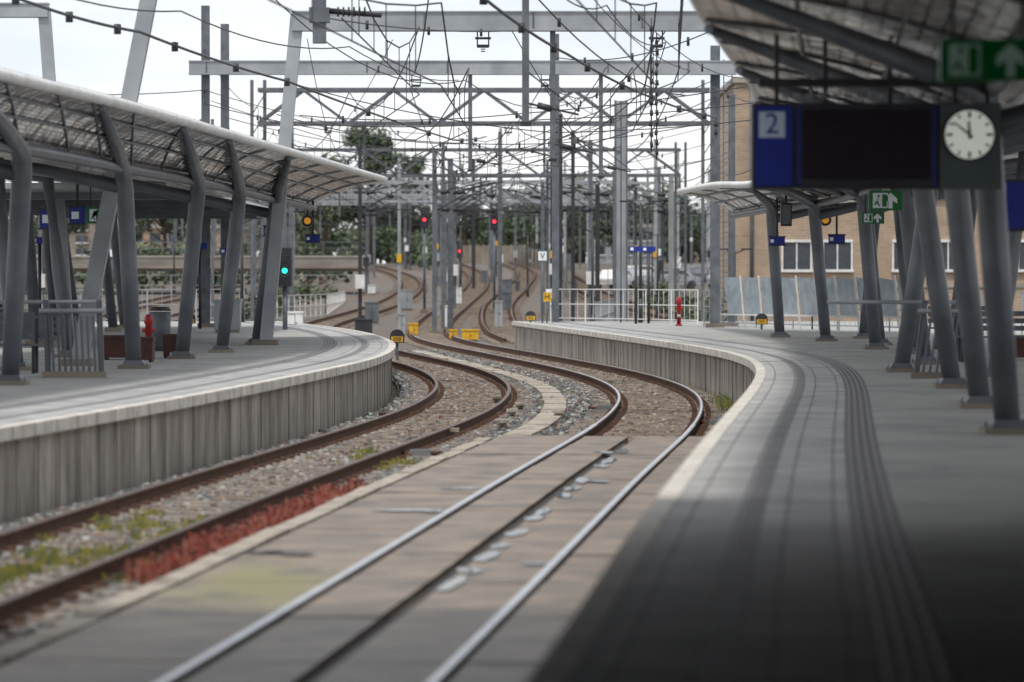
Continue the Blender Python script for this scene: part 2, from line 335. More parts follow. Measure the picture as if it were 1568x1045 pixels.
# slab track panels
s=MB('slab_track')
segs=[(-1.9,-.81),(-.69,-.07),(.07,.69),(.81,1.60)]
y=8.0; row=0
while y<54:
    y2=y+2.95
    for si,(a,c) in enumerate(segs):
        zt=-.03+random.uniform(-.006,.006)
        o=[TR.at(y,a),TR.at(y,c),TR.at(y2,c),TR.at(y2,a)]; base=len(s.v)
        zz=[zt,zt,zt-.003,zt]
        for (px,py) in o: s.v.append((px,py,-.25))
        for (px,py),z in zip(o,zz): s.v.append((px,py,z))
        k='slabmoss' if si==0 else 'slab'
        for q in((4,5,6,7),(0,1,5,4),(1,2,6,5),(2,3,7,6),(3,0,4,7)): s.face([base+i for i in q],k)
    y=y2+.018
Y=np.arange(8,54.1,1.0)
s.loft([[(*TR.at(y,a),-.075) for y in Y] for a in(-1.88,1.58)],'groove',sm=False)
s.done()
k=MB('kerb_strip')
y=8
while y<54:
    y2=y+.96; j=random.uniform(-.02,.02); base=len(k.v)
    o=[TR.at(y,-2.12+j),TR.at(y,-1.92+j*.5),TR.at(y2,-1.92+j*.5),TR.at(y2,-2.12+j)]
    for px,py in o: k.v.append((px,py,-.3))
    zt=-.01+random.uniform(-.01,.01)
    for px,py in o: k.v.append((px,py,zt))
    for q in((4,5,6,7),(0,1,5,4),(1,2,6,5),(2,3,7,6),(3,0,4,7)): k.face([base+i for i in q],'kerb')
    y=y2+random.uniform(.01,.04)
k.done()
cd=MB('cable_duct'); CD=Curve([(-.35,54),(.3,60),(.75,68),(.85,76),(.7,84),(.2,92),(-.6,100),(-1.8,112),(-3.2,126)])
y=54.4
while y<124:
    x0,y0=CD.at(y+.45); cd.box((x0,y0,-.18+random.uniform(-.01,.01)),(.42,.94,.12),'kerb',rz=CD.ang(y)+random.uniform(-.01,.01)); y+=.96
cd.done()
pu=MB('rain_puddles')
def puddle(x,y,a,bb,rz,z):
    n=26; o=len(pu.v); cr,sr=math.cos(rz),math.sin(rz); p1,p2=random.uniform(0,6),random.uniform(0,6)
    for j in range(n):
        t=2*math.pi*j/n; r=.85+.16*math.sin(2*t+p1)+.10*math.sin(5*t+p2)+random.uniform(-.04,.04); u=a*math.cos(t)*r; v=bb*math.sin(t)*r
        pu.v.append((x+u*cr-v*sr,y+u*sr+v*cr,z))
    pu.face([o+j for j in range(n)],'water')
for y,l in((28.6,.75),(29.9,.35),(31.4,.65),(32.6,.3),(34.3,.55),(36.4,.35),(37.4,.55),(40.2,.5),(41.5,.45),(43.2,.8),(46.5,.5),(47.8,.8),(50.5,.6)):
    x,yy=TR.at(y,.14); puddle(x,yy,random.uniform(.08,.12),l,TR.ang(y),-.019)
for x,y,a,bb in((-1.95,31.8,.30,.22),(-1.75,31.5,.15,.12),(-1.0,37.6,.36,.22),(-.75,37.4,.16,.12),(-.55,41.4,.3,.2),(.95,43,.2,.2),(1.3,50,.3,.3),(.2,30.6,.15,.12)): puddle(x,y,a,bb,0,-.018)
pu.done()

# weeds
def weeds(name,n,fn,ks,h0,h1):
    w=MB(name)
    for _ in range(n):
        x,y,z=fn(); h=random.uniform(h0,h1); k=random.choice(ks)
        for q in range(5):
            a=random.uniform(0,6.28); l=random.uniform(.01,.05); dx,dy=math.cos(a)*l,math.sin(a)*l; zz=z+h*random.uniform(.15,1); t=random.uniform(.007,.017); o=len(w.v); a2=random.uniform(0,6.28)
            ux,uy=math.cos(a2)*t,math.sin(a2)*t
            w.v+=[(x+dx-ux,y+dy-uy,zz),(x+dx,y+dy,zz-t*1.2),(x+dx+ux,y+dy+uy,zz+t*.3),(x+dx,y+dy,zz+t*1.3)]
            w.face((o,o+1,o+2,o+3),k)
        o=len(w.v); w.v+=[(x-.003,y,z),(x+.003,y,z),(x+.01,y,z+h*.9),(x,y,z+h*.9)]; w.face((o,o+1,o+2,o+3),k)
    return w.done()
clumps=[(random.triangular(29.0,44,34),abs(random.gauss(0,.20)),random.uniform(.5,1.25)) for _ in range(85)]
def fred():
    cy,co_,hh=random.choice(clumps); y=cy+random.gauss(0,.17); c,_=TR.at(y); off=-2.14-abs(co_+random.gauss(0,.07)); return c+off,y,-.19-.06*(1.25-hh)
weeds('red_weeds',5200,fred,['weedred','weedred','weedpink','weedpink','planter'],.05,.26)
gcl=[]
for cx,cy,s1,s2,n_ in((-3.4,35.6,.3,1.8,18),(-3.9,32.5,.3,1.6,16),(-3.2,34.2,.25,1.0,8),(-4.2,30.2,.25,1.0,8),(-2.6,30.0,.15,.9,9),(-2.0,52,.1,.8,4),(-1.55,49.5,.08,.8,4)):
    for _ in range(n_): gcl.append((random.gauss(cx,s1),random.gauss(cy,s2)))
def fgr():
    cx,cy=random.choice(gcl); return random.gauss(cx,.06),random.gauss(cy,.17),-.2
weeds('green_weeds',2300,fgr,['weedgreen','weedgreen','weedgreen','leaf2'],.03,.13)
def fp():
    y=random.gauss(71,1.6); return ER.x(y)-.25-abs(random.gauss(0,.1)),y,-.19
weeds('green_weeds',260,fp,['weedgreen','leaf2'],.06,.25)
def fsp():
    y=random.uniform(45,110); 
    return random.choice([TR.x(y)-1.7,TL.x(y)+1.6,TL.x(y)])+random.gauss(0,.25),y+random.gauss(0,.1),-.2
weeds('sparse_weeds',700,fsp,['weedred','weedgreen','planter'],.03,.10)

# ------------------------------------------------------------------ platforms
def platform(name,E,sg,outer,y0,y1):
    p=MB(name); Y=list(np.arange(y0,y1+.01,1.0))
    strips=[(0,.15,'coping'),(.15,.62,'tile'),(.62,.76,'tile_dark'),(.76,1.30,'tile'),(1.30,1.60,'tactile')]
    L=[0]
    for i in range(1,len(Y)):
        a=E.at(Y[i]);c=E.at(Y[i-1]); L.append(L[-1]+math.hypot(a[0]-c[0],a[1]-c[1]))
    for a,c,kk in strips:
        zt=PZ+(.0 if kk!='coping' else .006)
        r0=[(*E.at(y,sg*a),zt) for y in Y]; r1=[(*E.at(y,sg*c),zt) for y in Y]
        rows=[r0,r1] if sg<0 else [r1,r0]
        p.loft(rows,kk,uvs=lambda i,j,a=a,c=c:(L[j],(a if (i==0)==(sg<0) else c)),sm=False)
    for q in range(4):
        a=1.33+q*.07
        rr=[[(*E.at(y,sg*(a+d)),PZ+z) for y in Y] for d,z in((0,.001),(.004,.007),(.031,.007),(.035,.001))]
        p.loft(rr if sg<0 else rr[::-1],'tactile_rib',sm=False)
    r0=[(*E.at(y,sg*1.6),PZ) for y in Y]; r1=[(outer,y,PZ) for y in Y]
    n=6; rows=[[tuple(a[i]+(c[i]-a[i])*t for i in range(3)) for a,c in zip(r0,r1)] for t in np.linspace(0,1,n)]
    p.loft(rows if sg<0 else rows[::-1],'asphalt',sm=False)
    prof=[(0,PZ+.006),(0,PZ-.13),(.09,PZ-.13),(.09,-.3)]
    rows=[[(*E.at(y,sg*a),z) for y in Y] for a,z in prof]; zs=[0,.13,.22,1.3]
    p.loft(rows,['coping','coping','wall'],uvs=lambda i,j:(L[j],zs[min(i,3)]+.9),sm=False)
    y=y0+.5
    while y<y1-1:
        r=E.ang(y)
        p.box((E.at(y,sg*.0745)[0],E.at(y,sg*.0745)[1],PZ-.062),(.153,.014,.1375),'groove',rz=r)
        wx,wy=E.at(y+.5,sg*.088); p.box((wx,wy,.165),(.012,.022,.92),'conc' if int(y)%3 else 'groove',rz=r)
        y+=1.0
    xe,ye=E.at(y1,sg*.09); p.bx(min(xe,outer),max(xe,outer),y1-.02,y1+.1,-.3,PZ-.01,'panelw')
    p.bx(outer,outer+sg*.2,y0,y1,-.3,PZ-.01,'panelw')
    return p.done()
platform('station_platform',EL,-1,-14,2,131)
platform('station_platform',ER,1,17,2,131)

# ------------------------------------------------------------------ canopies
def interp3(pts,n):
    p=np.array(pts,float); t=np.linspace(0,1,len(p)); tt=np.linspace(0,1,n); out=[]
    m=np.gradient(p,t,axis=0)
    for u in tt:
        i=min(int(u*(len(p)-1)),len(p)-2); h=t[1]; w=(u-t[i])/h
        out.append((2*w**3-3*w*w+1)*p[i]+(w**3-2*w*w+w)*h*m[i]+(-2*w**3+3*w*w)*p[i+1]+(w**3-w*w)*h*m[i+1])
    return np.array(out)
def canopy(name,front,valley,back,cols,ribdy,cols2=()):
    n=70; F=interp3(front,n);V=interp3(valley,n);B=interp3(back,n)
    c=MB(name); acr=[]
    for t in np.linspace(0,1,7):
        P=F+(V-F)*t; P=P.copy(); P[:,2]+=.10*math.sin(t*math.pi); acr.append(P)
    for t in np.linspace(0,1,5)[1:]:
        P=V+(B-V)*t; acr.append(P.copy())
    L=np.concatenate([[0],np.cumsum(np.linalg.norm(np.diff(V,axis=0),axis=1))])
    c.loft([[tuple(q) for q in P] for P in acr],'soffit',uvs=lambda i,j:(L[j],i*.55))
    up=[[(q[0],q[1],q[2]+.16) for q in P] for P in acr]; c.loft(up[::-1],'galv')
    for P,r in((F,.085),(B,.07)): c.tube([(q[0],q[1],q[2]+.07) for q in P],r,'white',n=8)
    c.tube([tuple(P[-1]+np.array([0,0,.07])) for P in acr],.06,'white'); c.tube([tuple(P[0]+np.array([0,0,.07])) for P in acr],.06,'white')
    c.tube([tuple(q-np.array([0,0,.12])) for q in V],.09,'steel')
    for tt in(2,4): c.tube([tuple(q-np.array([0,0,.03])) for q in acr[tt]],.02,'steel',n=6)
    for i in range(3,n-1,4):
        c.tube([tuple(P[i]-np.array([0,0,.02])) for P in acr[:7]],.02,'steel',n=5)
    for (bx,by,tx,h) in cols:
        top=Vector((tx,by,CZ+h))
        yf=by-ribdy; i=int(np.argmin(np.abs(F[:,1]-yf))); e=Vector(F[i])-Vector((0,0,.05))
        i2=int(np.argmin(np.abs(B[:,1]-by))); bk=Vector(B[i2])-Vector((0,0,.05))
        m1=top.lerp(e,.35); kx=top-Vector(((tx-bx)*.12,0,.35))
        c.tube([(bx,by,PZ+.02),(bx+(tx-bx)*.5,by,(PZ+top.z)/2),kx,top+Vector((0,-.25,-.05)),m1,e],[.125,.14,.145,.14,.11,.05],'steel',n=12)
        c.tube([kx,top.lerp(bk,.3)-Vector((0,0,.15)),bk],[.12,.09,.05],'steel',n=8)
        c.box((bx,by,PZ+.03),(.5,.5,.06),'conc'); c.box((bx,by,PZ+.10),(.36,.36,.08),'steel',taper=.8)
        for q in(-1,1):
            for w in(-1,1): c.tube([(bx+q*.19,by+w*.19,PZ+.05),(bx+q*.19,by+w*.19,PZ+.12)],.02,'galv',n=6)
    for (bx,by,tx,h) in cols2:
        top=Vector((tx,by,CZ+h)); i2=int(np.argmin(np.abs(B[:,1]-by))); bk=Vector(B[i2])-Vector((0,0,.05))
        c.tube([(bx,by,PZ+.02),(bx+(tx-bx)*.5,by,(PZ+top.z)/2),top,top.lerp(bk,.5)-Vector((0,0,.05)),bk],[.12,.13,.13,.09,.05],'steel',n=12)
        c.box((bx,by,PZ+.03),(.5,.5,.06),'conc'); c.box((bx,by,PZ+.10),(.36,.36,.08),'steel',taper=.8)
    return c.done()
hz=CZ
canopy('platform_canopy',
 [(-8.3,23.3,hz+2.5),(-7.6,32,hz+2.5),(-6.45,49,hz+2.5),(-5.75,57.6,hz+2.5),(-4.85,73.5,hz+2.5),(-4.05,88,hz+2.5),(-3.35,101,hz+2.5)],
 [(-9.4,23.3,hz+1.95),(-8.2,38,hz+1.9),(-6.8,53,hz+1.9),(-6.3,63,hz+1.9),(-5.7,72,hz+1.88),(-5.3,84,hz+1.85),(-4.95,96,hz+1.85)],
 [(-14,23.3,hz+2.3),(-13,38,hz+2.3),(-11.5,53,hz+2.3),(-11,63,hz+2.25),(-10.5,72,hz+2.2),(-10.2,82,hz+2.15),(-9.9,92,hz+2.1)],
 [(-7.0,53.5,-6.8,1.77),(-6.2,63,-6.37,1.82),(-6.07,70.6,-5.75,1.8),(-5.8,76.7,-5.42,1.75),(-5.69,85.6,-5.25,1.75)],7.5,
 cols2=[(-8.0,62,-8.3,1.85),(-8.3,72,-8.7,1.85)])
canopy('platform_canopy',
 [(.87,23.3,hz+2.5),(1.65,34.6,hz+2.5),(2.4,42.6,hz+2.5),(3.3,52,hz+2.5),(4.0,62,hz+2.5),(4.9,75,hz+2.35),(5.6,88,hz+2.1),(5.4,103,hz+2.4),(5.0,115,hz+2.5)],
 [(3.4,23.3,hz+1.95),(4.4,34.6,hz+1.9),(5.05,44,hz+1.9),(5.7,53,hz+1.9),(6.4,62,hz+1.9),(7.1,75,hz+1.88),(7.2,88,hz+1.85),(6.6,97,hz+1.85),(6.2,108,hz+1.85)],
 [(7.5,23.3,hz+2.3),(8.4,34,hz+2.3),(9.2,44,hz+2.3),(10,52,hz+2.3),(10.7,62,hz+2.3),(11.4,74,hz+2.2),(11.4,86,hz+2.1),(11,95,hz+2.1),(10.5,104,hz+2.1)],
 [(6.7,96,6.47,1.8),(7.36,90,7.06,1.78),(7.58,80,7.29,1.78),(8.15,85,7.8,1.8),(6.16,60.8,6.68,1.8),(5.96,51.9,5.45,1.8),(5.37,44,5.0,1.8),(4.75,36.75,4.5,1.8),(7.1,66,6.7,1.8)],6,
 cols2=[(7.3,58,7.75,1.85),(8.0,70,8.45,1.85),(8.5,82,8.9,1.85),(8.6,94,8.95,1.85),(7.9,75,7.45,1.85)])
def small_canopy(name,cols,x0,x1,y0,y1,z):
    c=MB(name)
    c.bx(x0,x1,y0,y1,z,z+.12,'galv'); c.bx(x0-.1,x0,y0-.1,y1+.1,z-.05,z+.2,'white'); c.bx(x1,x1+.1,y0-.1,y1+.1,z-.05,z+.2,'white')
    for bx,by,tx in cols:
        c.tube([(bx,by,PZ),(tx,by,z-.5),(tx+.05,by-.6,z-.05)],[.13,.13,.08],'steel',n=10); c.box((bx,by,PZ+.06),(.45,.45,.12),'conc')
        c.beam((x0+.2,by-.6,z-.08),(x1-.2,by-.6,z-.08),.12,.14,'steel')
    return c.done()
small_canopy('platform_canopy',[(-10.4,84,-10.6),(-10.9,92,-11.15),(-11.2,99,-11.6),(-11.0,106,-11.3),(-11.3,112,-11.6)],-13.4,-7.2,80,116,CZ+1.85)

# ------------------------------------------------------------------ station hall above the camera
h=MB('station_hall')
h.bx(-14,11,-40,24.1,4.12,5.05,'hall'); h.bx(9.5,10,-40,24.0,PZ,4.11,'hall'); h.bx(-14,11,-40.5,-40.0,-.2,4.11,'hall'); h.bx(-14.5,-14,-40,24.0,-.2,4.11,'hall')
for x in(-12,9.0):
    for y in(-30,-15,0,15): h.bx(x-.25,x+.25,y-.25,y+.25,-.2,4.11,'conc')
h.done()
h=MB('unseen_shade_block_right'); h.bx(3.75,9.2,3,23.6,PZ,4.0,'dark')  # unseen block added on the right platform to darken the near foreground
for y in range(4,22,2): h.bx(3.70,3.74,y,y+1.8,PZ+.3,3.6,'glass'); h.bx(3.68,3.74,y-.15,y-.05,PZ,4.0,'galvd')
h.bx(5.2,6.6,23.6,23.64,PZ+.05,2.9,'glass'); h.bx(5.86,5.92,23.64,23.68,PZ+.05,2.9,'galvd')
h.done()
h=MB('unseen_shade_block_left'); h.bx(-13.6,-7.9,6,23.6,PZ,4.0,'dark')  # matching out-of-view block on the left platform, added to cut light up front
for y in range(7,22,3): h.bx(-7.9,-7.86,y,y+2.6,PZ+.9,3.3,'glass')
h.bx(-8.0,-7.6,6,23.6,3.4,3.5,'galvd'); h.done()

# ------------------------------------------------------------------ departure board with clock
bd=MB('departure_board_with_clock'); Y0=35.5
zt=CZ+1.61; zb=CZ+.815
bd.bx(2.22,4.52,Y0,Y0+.22,zb,zt,'dark')
bd.bx(2.25,2.59,Y0-.015,Y0,zb+.03,zt-.03,'blue'); bd.bx(2.62,3.93,Y0-.03,Y0-.001,zb+.02,zt-.02,'dark')
bd.bx(2.69,3.86,Y0-.036,Y0-.031,zb+.09,zt-.06,'screen')
bd.bx(2.64,2.665,Y0-.04,Y0-.031,zb+.03,zt-.03,'blue'); bd.bx(3.89,3.91,Y0-.04,Y0-.031,zb+.03,zt-.03,'blue')
M['clockbox']=mat('clock_box',(0.075,0.095,0.10),(0.06,0.08,0.085),rough=.5)
bd.bx(3.95,4.51,Y0-.03,Y0-.001,zb+.0,zt-.01,'clockbox')
bd.bx(2.28,2.52,Y0-.022,Y0-.016,CZ+1.29,CZ+1.53,'signpale')
cx,cz=4.22,CZ+1.316
bd.disc((cx,Y0-.031,cz),.245,'dark',n=40,th=.02); bd.disc((cx,Y0-.052,cz),.225,'dial',n=40,th=.004)
for i in range(12):
    a=i*math.pi/6; d=Vector((math.sin(a),0,math.cos(a))); c=Vector((cx,Y0-.058,cz)); r0=.155 if i%3==0 else .17
    bd.beam(c+d*r0,c+d*.212,.004,.026 if i%3==0 else .018,'dark') if abs(d.z)<.95 else bd.beam(c+d*r0,c+d*.212,.026,.004,'dark')
c=Vector((cx,Y0-.064,cz))
for a,l,w in((-52,.19,.022),(-4,.125,.03)):
    d=Vector((math.sin(math.radians(a)),0,math.cos(math.radians(a)))); o=len(bd.v); n=Vector((d.z,0,-d.x))*w/2
    for p in(c-d*.04-n,c-d*.04+n,c+d*l+n*.7,c+d*l-n*.7): bd.v.append(tuple(p))
    bd.face((o,o+1,o+2,o+3),'dark')
    c=c+Vector((0,-.004,0))
for x in(2.45,2.9,3.5,4.1,4.4):
    bd.beam((x,Y0+.1,zt),(x,Y0+.1,CZ+2.25),.04,.04,'dark')
bd.bx(2.28,4.45,Y0+.04,Y0+.14,CZ+1.76,CZ+1.84,'dark')
for i in range(16): bd.bx(2.5+i*.115,2.56+i*.115,Y0+.06,Y0+.12,CZ+1.66,CZ+1.70,'galv')
B=bd.done(); text('platform_number','2',(2.40,Y0-.024,CZ+1.41),.27,'blue',B)

def arrow(mb,x,y,z,s,k='signwhite'):
    o=len(mb.v)
    for a,b in((-.13,-.5),(.13,-.5),(.13,.0),(.42,-.2),(.42,.12),(0,.5),(-.42,.12),(-.42,-.2),(-.13,.0)): mb.v.append((x+a*s,y,z+b*s))
    mb.face([o+i for i in range(9)],k)
def exit_sign(x0,x1,y,z0,z1,zr,blue=False,name='exit_sign',k='signlit'):
    e=MB(name); h=z1-z0; e.bx(x0,x1,y,y+.08,z0,z1,'green')
    q=h*.75; xa=x0+h*.2; zc=(z0+z1)/2
    e.bx(xa,xa+q,y-.006,y-.001,zc-q/2,zc+q/2,k)
    e.bx(xa+q*.62,xa+q*.92,y-.01,y-.007,zc-q*.42,zc+q*.42,'green'); e.disc((xa+q*.38,y-.007,zc+q*.3),q*.09,'green',n=10,th=.004)
    e.beam((xa+q*.36,y-.009,zc+q*.2),(xa+q*.28,y-.009,zc-q*.08),.004,q*.14,'green')
    e.beam((xa+q*.28,y-.009,zc-q*.08),(xa+q*.45,y-.009,zc-q*.38),.004,q*.1,'green'); e.beam((xa+q*.28,y-.009,zc-q*.08),(xa+q*.1,y-.009,zc-q*.3),.004,q*.1,'green')
    arrow(e,x1-h*.6,y-.006,zc,h*.8,k)
    for x in(x0+.08,x1-.08): e.beam((x,y+.04,z1),(x,y+.04,zr),.025,.025,'dark')
    return e.done()
exit_sign(2.73,3.34,24.5,CZ+1.25,CZ+1.52,CZ+2.2)
exit_sign(5.76,6.3,62,CZ+1.08,CZ+1.40,CZ+1.9,k='signwhite')
exit_sign(7.1,7.56,78,CZ+1.09,CZ+1.32,CZ+1.9,k='signwhite')
exit_sign(-8.2,-7.79,74,CZ+1.04,CZ+1.35,CZ+2.0,k='signwhite')
def hang_sign(x0,x1,y,z0,z1,zr,k='blue',name='platform_sign',txt=None):
    e=MB(name); e.bx(x0,x1,y,y+.1,z0,z1,k); e.bx(x0-.02,x1+.02,y-.01,y+.11,z1,z1+.03,'dark'); e.bx(x0-.02,x1+.02,y-.01,y+.11,z0-.03,z0,'dark')
    e.beam(((x0+x1)/2,y+.05,z1+.03),((x0+x1)/2,y+.05,zr),.05,.05,'dark')
    w=(z1-z0)*.5; 
    if not txt: e.bx(x0+w*.3,x0+w*1.2,y-.008,y-.001,(z0+z1)/2-w*.45,(z0+z1)/2+w*.45,'signwhite')
    o=e.done()
    if txt: text('lettering',txt,((x0+x1)/2,y-.006,(z0+z1)/2-.06),(z1-z0)*.28,'signwhite',o)
    return o
hang_sign(-8.53,-8.22,74,CZ+1.04,CZ+1.35,CZ+2.0)
hang_sign(-9.1,-8.85,74,CZ+.95,CZ+1.3,CZ+2.0)
hang_sign(-5.95,-5.5,92,CZ+1.0,CZ+1.22,CZ+2.0)
hang_sign(-5.1,-4.75,95,CZ+.88,CZ+1.04,CZ+2.0)
hang_sign(6.3,6.68,94,CZ+.80,CZ+.98,CZ+1.95)
hang_sign(7.75,8.15,94,CZ+.84,CZ+1.03,CZ+1.95)
hang_sign(5.08,6.0,39.5,CZ+.50,CZ+.98,CZ+1.9,txt='Vaartstad')
hang_sign(7.6,7.9,66,CZ+.62,CZ+.98,CZ+1.9,k='dark',name='loudspeaker_box')
def mirror(x,y,z,zr):
    e=MB('platform_camera_lamp'); e.tube([(x,y+.05,z),(x,y-.12,z)],[.14,.14],'dark',n=16); e.disc((x,y-.121,z),.085,'orange',n=16,th=.01)
    e.tube([(x,y,z+.12),(x,y,zr)],.02,'dark'); e.done()
mirror(-5.0,94,CZ+1.38,CZ+2); mirror(7.5,92,CZ+1.37,CZ+1.95)
e=MB('loudspeaker_box'); e.bx(6.3,6.55,89.9,90.2,CZ+1.2,CZ+1.75,'dark'); e.beam((6.42,90,CZ+1.75),(6.42,90,CZ+1.95),.05,.05,'dark'); e.bx(6.33,6.52,89.88,89.9,CZ+1.25,CZ+1.7,'galvd'); e.done()

# ------------------------------------------------------------------ catenary structures
def insul(mb,x,y,z,s=.25):
    for q in(-1,1): mb.beam((x+q*s/2,y,z),(x+q*s/2,y,z-s*1.5),.03,.03,'dark')
    mb.beam((x-s/2-.05,y,z-s*.7),(x+s/2+.05,y,z-s*.7),.05,.05,'dark'); mb.beam((x-s/2,y,z-s*1.4),(x+s/2,y,z-s*1.4),.07,.07,'dark')
    for i in range(3): mb.disc((x,y,z-s*1.5-i*.05),.05,'dark',n=10,axis='z')
def portal(name,y,xl,xr,zb,hb,legs,k='galv',ins=(),posts=(),xbl=None):
    p=MB(name); p.beam((xl,y,zb),(xr,y,zb),.35,hb,k)
    for z in(-1,1): p.beam((xl-.01,y,zb+z*hb/2),(xr+.01,y,zb+z*hb/2),.42,.035,k)
    for x in np.arange(xl+.5,xr,2.4): p.bx(x,x+.04,y-.195,y-.178,zb-hb/2+.03,zb+hb/2-.03,'galvd')
    for (tx,bx,w,zt,z0) in legs:
        p.beam((tx,y,zt),(bx,y,z0),w,w*.9,k); p.bx(bx-w,bx+w,y-w,y+w,z0-.05,z0+.12,'conc')
    for x in ins: insul(p,x,y,zb-hb/2)
    for x,z in posts:
        p.beam((x,y,zb),(x,y,z),.12,.12,'galvd'); p.beam((x,y,z+.35),(x+.9,y,z+.15),.035,.035,'dark'); p.tube([(x+.2,y,z+.31),(x+.45,y,z+.25)],.055,'dark')
        p.beam((x,y,z+.9),(x+.9,y,z+.2),.025,.025,'dark'); p.bx(x-.09,x+.09,y-.09,y+.09,z-.04,z+.03,'dark')
    return p.done()
portal('catenary_portal',65,-12,9.5,8.2,.42,[(-5.9,-7.35,.27,8.2,PZ),(9.3,10.2,.27,8.2,PZ)],posts=[(.23,4.86)])
e=MB('feeder_bracket'); e.bx(-3.36,-3.14,64.8,65.02,CZ+3.95,8.0,'galvd'); e.bx(-3.42,-3.08,64.75,65.05,CZ+4.3,CZ+4.55,'galvd'); e.tube([(-3.1,64.9,CZ+4.5),(-2.2,64.9,CZ+4.42)],[.05,.04],'dark'); 
for i in range(6): e.tube([(-2.95+i*.09,64.9,CZ+4.48),(-2.92+i*.09,64.9,CZ+4.48)],.085,'dark',n=10)
e.done()
portal('catenary_portal',85,-4.85,8.4,CZ+5.66,.40,[(-4.75,-5.45,.28,CZ+5.8,PZ),(8.2,8.9,.28,CZ+5.7,PZ)],ins=(-.64,3.2),posts=[(.9,CZ+2.6)])
portal('catenary_portal',90,-16,-10.85,CZ+6.25,.3,[(-10.95,-10.4,.28,CZ+6.3,PZ),(-15.9,-16.4,.28,CZ+6.3,PZ)])
portal('catenary_portal',115,-9.65,6.7,CZ+6.27,.38,[],ins=(-2.87,1.0),posts=[(-1.25,CZ+3.2),(2.66,CZ+3.0)])
m=MB('catenary_mast')
for x,zt in((-9.2,CZ+8.15),(-8.62,CZ+7.6)): m.hmast(x,115.4,PZ,zt,.24,'galvd')
m.done()
m=MB('catenary_mast'); m.hmast(6.1,115.4,PZ,CZ+6.95,.28,'galvd')
for i in range(24): m.beam((6.35,115.3,1.2+i*.3),(6.6,115.3,1.2+i*.3),.02,.02,'galvd')
m.beam((6.35,115.3,.8),(6.35,115.3,8.8),.03,.03,'galvd'); m.beam((6.6,115.3,.8),(6.6,115.3,8.8),.03,.03,'galvd'); m.done()
m=MB('catenary_mast'); m.hmast(6.75,118,PZ,CZ+5.6,.2,'galvd'); m.done()
m=MB('catenary_mast'); m.bx(3.66,4.0,135,135.3,0,CZ+6.2,'galv'); m.bx(3.6,3.66,134.95,135.35,0,CZ+6.22,'galvd'); m.bx(4.0,4.06,134.95,135.35,0,CZ+6.22,'galvd'); m.bx(3.81,3.85,134.97,134.995,0,CZ+6.2,'galvd'); m.beam((3.8,135,CZ+4.4),(2.0,135,CZ+4.9),.08,.08,'galvd'); m.beam((3.8,135,CZ+3.8),(2.0,135,CZ+4.9),.05,.05,'galvd'); m.done()
m=MB('catenary_mast'); m.hmast(1.45,128,0,CZ+8.1,.24,'galvd'); m.beam((1.45,128,CZ+4),(.2,128,CZ+4.3),.05,.05,'dark'); m.done()
m=MB('catenary_mast'); m.hmast(1.75,141,0,CZ+6.0,.2,'dark'); m.done()

def lattice(y,xl,xr,zt,zb,bays,w=.13,legs=True,k='galv'):
    p=MB('lattice_portal')
    for dy in(-.35,.35):
        for z in(zt,zb): p.beam((xl,y+dy,z),(xr,y+dy,z),w,w,k)
        dx=(xr-xl)/bays
        for i in range(bays):
            a=xl+i*dx; bq=a+dx/2; c=a+dx
            p.beam((a,y+dy,zb),(bq,y+dy,zt),w*.65,w*.65,k); p.beam((bq,y+dy,zt),(c,y+dy,zb),w*.65,w*.65,k)
    if legs:
        for x in(xl,xr):
            z0=tz(y)-.2
            for q in(-.25,.25): p.beam((x+q,y,z0),(x+q,y,zt+.4),.13,.16,'galvd')
            for i in range(int((zt-z0)/.8)): p.beam((x-.25,y,z0+i*.8),(x+.25,y,z0+i*.8+.8),.04,.04,'galvd')
    dx=(xr-xl)/bays
    for i in range(1,bays,2):
        x=xl+i*dx+.6; p.beam((x,y,zb),(x,y,zb-2.1),.09,.09,'galvd'); p.beam((x,y,zb-1.9),(x+1,y,zb-1.8),.04,.04,'dark'); p.beam((x,y,zb-1.0),(x+1,y,zb-1.7),.03,.03,'dark')
        insul(p,x-1.4,y,zb,.25)
    return p.done()
lattice(150,-9.9,7.7,CZ+7.3,CZ+6.0,5,w=.16,k='galvd')
lattice(196,-13,8.6,CZ+6.5,CZ+5.2,6,w=.16,k='galvd')
lattice(228,-15,9.2,CZ+5.6,CZ+4.5,8,w=.14)
lattice(262,-20,9.5,CZ+6.9,CZ+5.6,8,w=.16)
lattice(320,-24,10,CZ+8.0,CZ+6.6,9,w=.18)
lattice(405,-28,14,CZ+9.2,CZ+7.7,10,w=.2)
lattice(170,-27,-13.5,CZ+6.6,CZ+5.4,4)
lattice(300,-60,-26,CZ+6.6,CZ+5.4,8)

